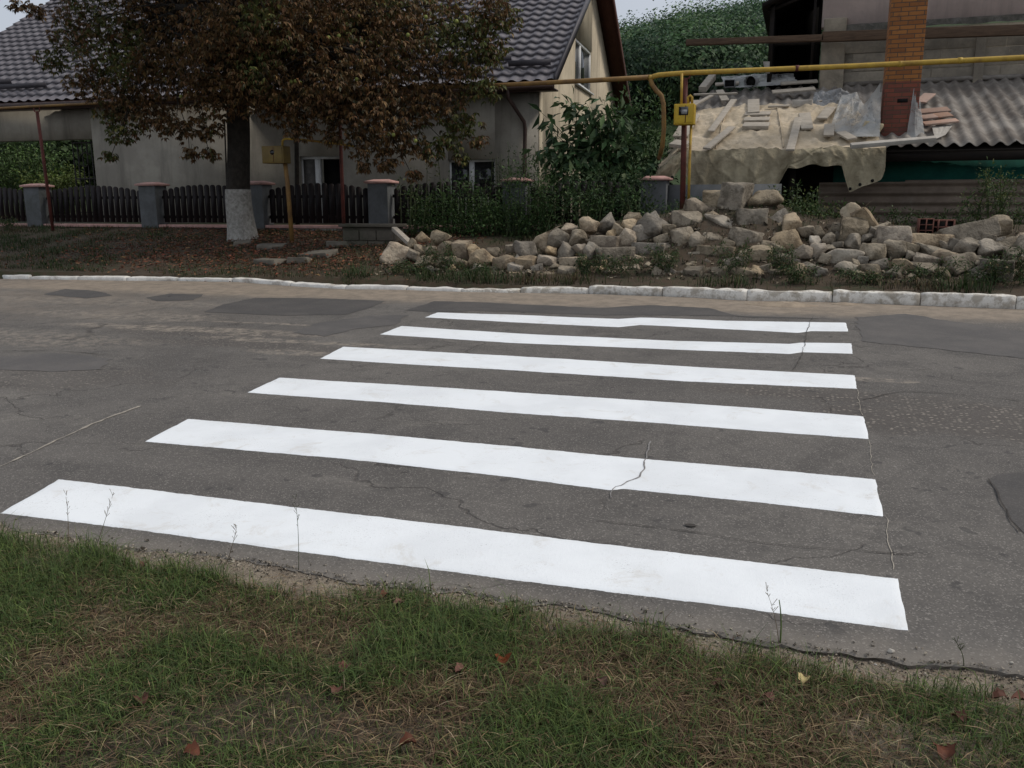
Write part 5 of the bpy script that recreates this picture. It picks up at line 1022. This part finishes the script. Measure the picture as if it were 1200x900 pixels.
# hillside wood
def forest():
    Vs = []; Fs = []; Cs = []; b = 0
    def crown(c, r, n, base):
        nonlocal b
        v = unit(n)*(rng.random((n, 1))**.33)*r*np.array([1, 1, rng.uniform(.8, 1.25)])*(.8+.4*rng.random((n, 1))**2); k = v[:, 2] > -r*.7; v = v[k]; n = len(v)
        hgt = (v[:, 2]/r+1)/2; cc = np.array(base)*(.10+1.25*hgt[:, None]**1.3)*(.7+.6*rng.random((n, 1)))*(.6+.8*fbm(v[:, 0]+c[0], v[:, 2]+c[2]*3, 1.1, 2))[:, None]*1.2; N = v/np.linalg.norm(v, axis=1)[:, None]; N = N+unit(n)*.5; D = np.cross(N, unit(n))  # leaf colour darkens toward each crown's underside: shading painted in
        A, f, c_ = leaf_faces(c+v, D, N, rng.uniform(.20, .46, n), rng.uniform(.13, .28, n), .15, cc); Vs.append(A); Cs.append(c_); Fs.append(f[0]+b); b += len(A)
    for i in range(330):
        Y = 60+rng.random()**.7*68; d = ray(rng.uniform(700, 930), 0); X = d[0]/d[1]*Y; X += rng.normal()*1.5
        r = rng.uniform(1.9, 4.0)*(.75+Y/300); g = rng.choice(3, p=[.4, .4, .2]); base = [(.046, .088, .030), (.024, .052, .022), (.082, .125, .042)][g]; haze = (Y-42)/88
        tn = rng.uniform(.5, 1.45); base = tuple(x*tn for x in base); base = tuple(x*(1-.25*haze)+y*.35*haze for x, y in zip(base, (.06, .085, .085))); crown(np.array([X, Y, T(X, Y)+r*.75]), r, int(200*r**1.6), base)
    for i in range(110):
        Y = 40+rng.random()*60; d = ray(rng.uniform(-80, 150), 0); X = d[0]/d[1]*Y; r = rng.uniform(2.2, 3.6); crown(np.array([X, Y, T(X, Y)+r*.7]), r, 700, (.04, .07, .02))
    for i in range(60):
        Y = 125+rng.random()*8; X = rng.uniform(-140, 40); r = rng.uniform(1.6, 2.8); crown(np.array([X, Y, T(X, Y)+r*.5]), r, 180, (.03, .05, .025))
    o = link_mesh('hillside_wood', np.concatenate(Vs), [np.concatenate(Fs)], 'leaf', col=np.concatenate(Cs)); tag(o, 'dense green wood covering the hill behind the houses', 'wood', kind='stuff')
forest()
# ------------------------------------------------------------------ foreground details
def deadleaf(u, v, s, mat, lab, grp='dead leaves in the foreground grass'):
    c = on_road(u, v); c[2] = T(c[0], c[1])+.030; s *= .8; n = 9; m = MB(); a0 = random.random()*6; V = []
    rows = 7
    for i in range(rows):
        q = i/(rows-1); w = s*.42*math.sin(math.pi*(q*.9+.06))**.8*(1+.25*(i % 2)); curl = .35*s*math.sin(q*3)
        for j in (-1, -.5, 0, .5, 1): V.append((q*s-s/2, w*j, curl*.5+abs(j)**1.5*w*.7+random.uniform(-.12, .12)*s))
    ca, sa = math.cos(a0), math.sin(a0); V = [(x*ca-y*sa+c[0], x*sa+y*ca+c[1], z+c[2]) for x, y, z in V]
    m.add(V, [(i*5+j, i*5+j+1, (i+1)*5+j+1, (i+1)*5+j) for i in range(rows-1) for j in range(4)]); tag(m.make('dead_leaf', mat, smooth=True), lab, 'leaf', grp)
for u, v, s, lab in ((170, 668, .05, 'small orange dead leaf in the grass at upper left'), (452, 705, .055, 'left rust leaf of the pair near the grass edge'), (468, 715, .06, 'right rust leaf of the pair near the grass edge'), (593, 722, .035, 'small red leaf at the grass edge below the first stripe'), (590, 782, .07, 'big curled brown leaf in the middle of the grass'), (540, 793, .05, 'dark rust leaf left of the big curled one'), (405, 790, .06, 'brown leaf at centre left of the grass'), (167, 830, .06, 'brown leaf low on the left'), (395, 818, .05, 'dark leaf below the centre left one'), (478, 880, .06, 'rust leaf at the bottom centre left'), (842, 808, .05, 'red leaf left of the pale yellow leaf'), (900, 822, .05, 'dull brown leaf below the pale yellow leaf'), (1105, 885, .08, 'large rust leaf at the bottom right'), (1122, 845, .06, 'rust leaf above the large bottom right one'), (1172, 820, .06, 'brown leaf at the right edge near the sand'), (705, 806, .05, 'small brown leaf right of the big curled one'), (225, 893, .06, 'rust leaf at the bottom left edge'), (1195, 823, .06, 'outermost brown leaf on the right')):
    deadleaf(u, v, s, 'dryleaf', lab)
deadleaf(942, 801, .055, 'yleaf', 'single pale yellow leaf lying on the grass')
def weed(u, v, ut, vt, lab, heads=True, r=.0012, mat='stem'):
    b = on_road(u, v); b[2] = T(b[0], b[1])+.01; tp = plane_hit(ut, vt, b, np.array([0, 1.0, 0])); t_ = thing('tall_grass_stem', lab, 'grass stem', b); m = MB(); mid = (b+tp)/2+[.01, 0, .01]
    P = [b*(1-s)**2+2*mid*s*(1-s)+tp*s*s for s in np.linspace(0, 1, 9)]; m.tube(P, list(np.linspace(r*1.3, r*.6, 9)), 5); m.make('stalk', mat, t_, smooth=True)
    if heads:
        m = MB()
        for k in range(12): q = P[5+k % 4]+(P[6]-P[5])*random.random(); e = q+np.array([random.uniform(-.02, .02), random.uniform(-.01, .01), random.uniform(.008, .03)]); m.tube([q, e], [.0006, .0011], 4)
        m.make('seed_head', mat, t_)
MT['greenblade'] = surf('green_blade', (.09, .14, .035), (.06, .10, .025), 20)
strw = surf('dry_straw', (.17, .13, .08), (.11, .085, .05), 20); MT['straw'] = strw
for a in ((350, 668, 347, 592, 'tall thin stem standing against the nearest stripe'), (80, 640, 78, 586, 'dark seed stem at the left stripe end'), (110, 648, 130, 587, 'leaning stem right of the left seed stem'), (265, 662, 277, 620, 'branching seed stem below the paint centre left')):
    weed(*a, mat='straw' if a[0] != 350 else 'stem')
weed(914, 752, 913, 703, 'green blade growing from the asphalt edge', False, .0028, 'greenblade'); weed(913, 752, 900, 697, 'thin curved straw beside the green blade', True, .001, 'straw'); weed(1130, 778, 1122, 755, 'tiny weed at the road edge on the right', True, .0015)
def crumbs():
    V = []; F = []
    for i in range(3800):
        X = rng.uniform(-4, 1.4); e = float(near_edge(np.array([X]))[0]); y = e-abs(rng.normal())*.06+.014 if i % 14 else e+rng.random()**2*.10
        s = rng.uniform(.002, .0075)*(1 if i % 9 else 1.7); z = float(roadz(X, y)) if y > e else T(X, y); c = np.array([X, y, z+s*.5]); b = len(V); q = unit(5)*s; V += list(c+q); F += [(b, b+1, b+2), (b, b+2, b+3), (b, b+3, b+1), (b+1, b+2, b+4), (b+2, b+3, b+4), (b+3, b+1, b+4)]
    o = link_mesh('gravel', V, F, 'stoneC'); tag(o, 'fine gravel crumbs along the broken asphalt edge', 'gravel', kind='stuff')
crumbs()
for u, v, s, lab in ((1044, 764, .016, 'white pebble on the crack right of the nearest stripe end'), (1185, 778, .011, 'white pebble at the right edge of the road'), (199, 668, .012, 'white pebble at the grass edge on the left'), (1026, 780, .008, 'tiny white pebble on the sand, right'), (508, 697, .009, 'tiny white pebble at the grass edge, centre')):
    c = on_road(u, v); c[2] += .003; Vv, Fc = hull_rock(c, s*1.5, s, s, 0, False, int(u)); tag(link_mesh('white_pebble', Vv, Fc, 'rib', kind='own'), lab, 'pebble')
c = on_road(809, 617); m = MB(); 
m.add([(c[0]+.028*math.cos(a)*(1+.2*math.sin(3*a)), c[1]+.018*math.sin(a), float(roadz(c[0], c[1]))+.007) for a in np.linspace(0, 6.28, 15)[:-1]], [tuple(range(14))]); struct(m.make('tar_spot', 'crack'), 'dark tar spot between the two nearest stripes')
# ------------------------------------------------------------------ LIGHT
SE, SAZ = 50, 74   # elevation, azimuth from +Y towards +X
w = bpy.data.worlds.new('World'); S.world = w; w.use_nodes = True; nt = w.node_tree; bg = nt.nodes['Background']
sky = nt.nodes.new('ShaderNodeTexSky'); sky.sky_type = 'NISHITA'; sky.sun_disc = False; sky.sun_elevation = R(SE); sky.sun_rotation = R(SAZ); sky.dust_density = 4; sky.air_density = 1; sky.ozone_density = 1
tcn = nt.nodes.new('ShaderNodeTexCoord'); nz = nt.nodes.new('ShaderNodeTexNoise'); nz.inputs['Scale'].default_value = 2.2; nz.inputs['Detail'].default_value = 6; nt.links.new(tcn.outputs['Generated'], nz.inputs['Vector'])
mr = nt.nodes.new('ShaderNodeMapRange'); mr.inputs[1].default_value = .3; mr.inputs[2].default_value = .65; mr.inputs[3].default_value = .6; mr.inputs[4].default_value = .95; nt.links.new(nz.outputs['Fac'], mr.inputs[0])
mx = nt.nodes.new('ShaderNodeMix'); mx.data_type = 'RGBA'; nt.links.new(mr.outputs[0], mx.inputs[0]); nt.links.new(sky.outputs[0], mx.inputs[6]); mx.inputs[7].default_value = (7.0, 7.5, 8.35, 1)
nt.links.new(mx.outputs[2], bg.inputs[0]); bg.inputs[1].default_value = .088
sun = bpy.data.objects.new('sun', bpy.data.lights.new('sun', 'SUN')); COL.objects.link(sun); sun.data.energy = 1.9; sun.data.angle = R(16); sun.data.color = (1, .94, .85)
d = Vector((math.sin(R(SAZ))*math.cos(R(SE)), math.cos(R(SAZ))*math.cos(R(SE)), math.sin(R(SE)))); sun.rotation_euler = d.to_track_quat('Z', 'Y').to_euler(); sun.location = (20, 10, 30)
S.view_settings.view_transform = 'Standard'; S.view_settings.look = 'None'; S.view_settings.exposure = 0; S.view_settings.gamma = 1
for o in bpy.data.objects:
    if '_w' in o: del o['_w']
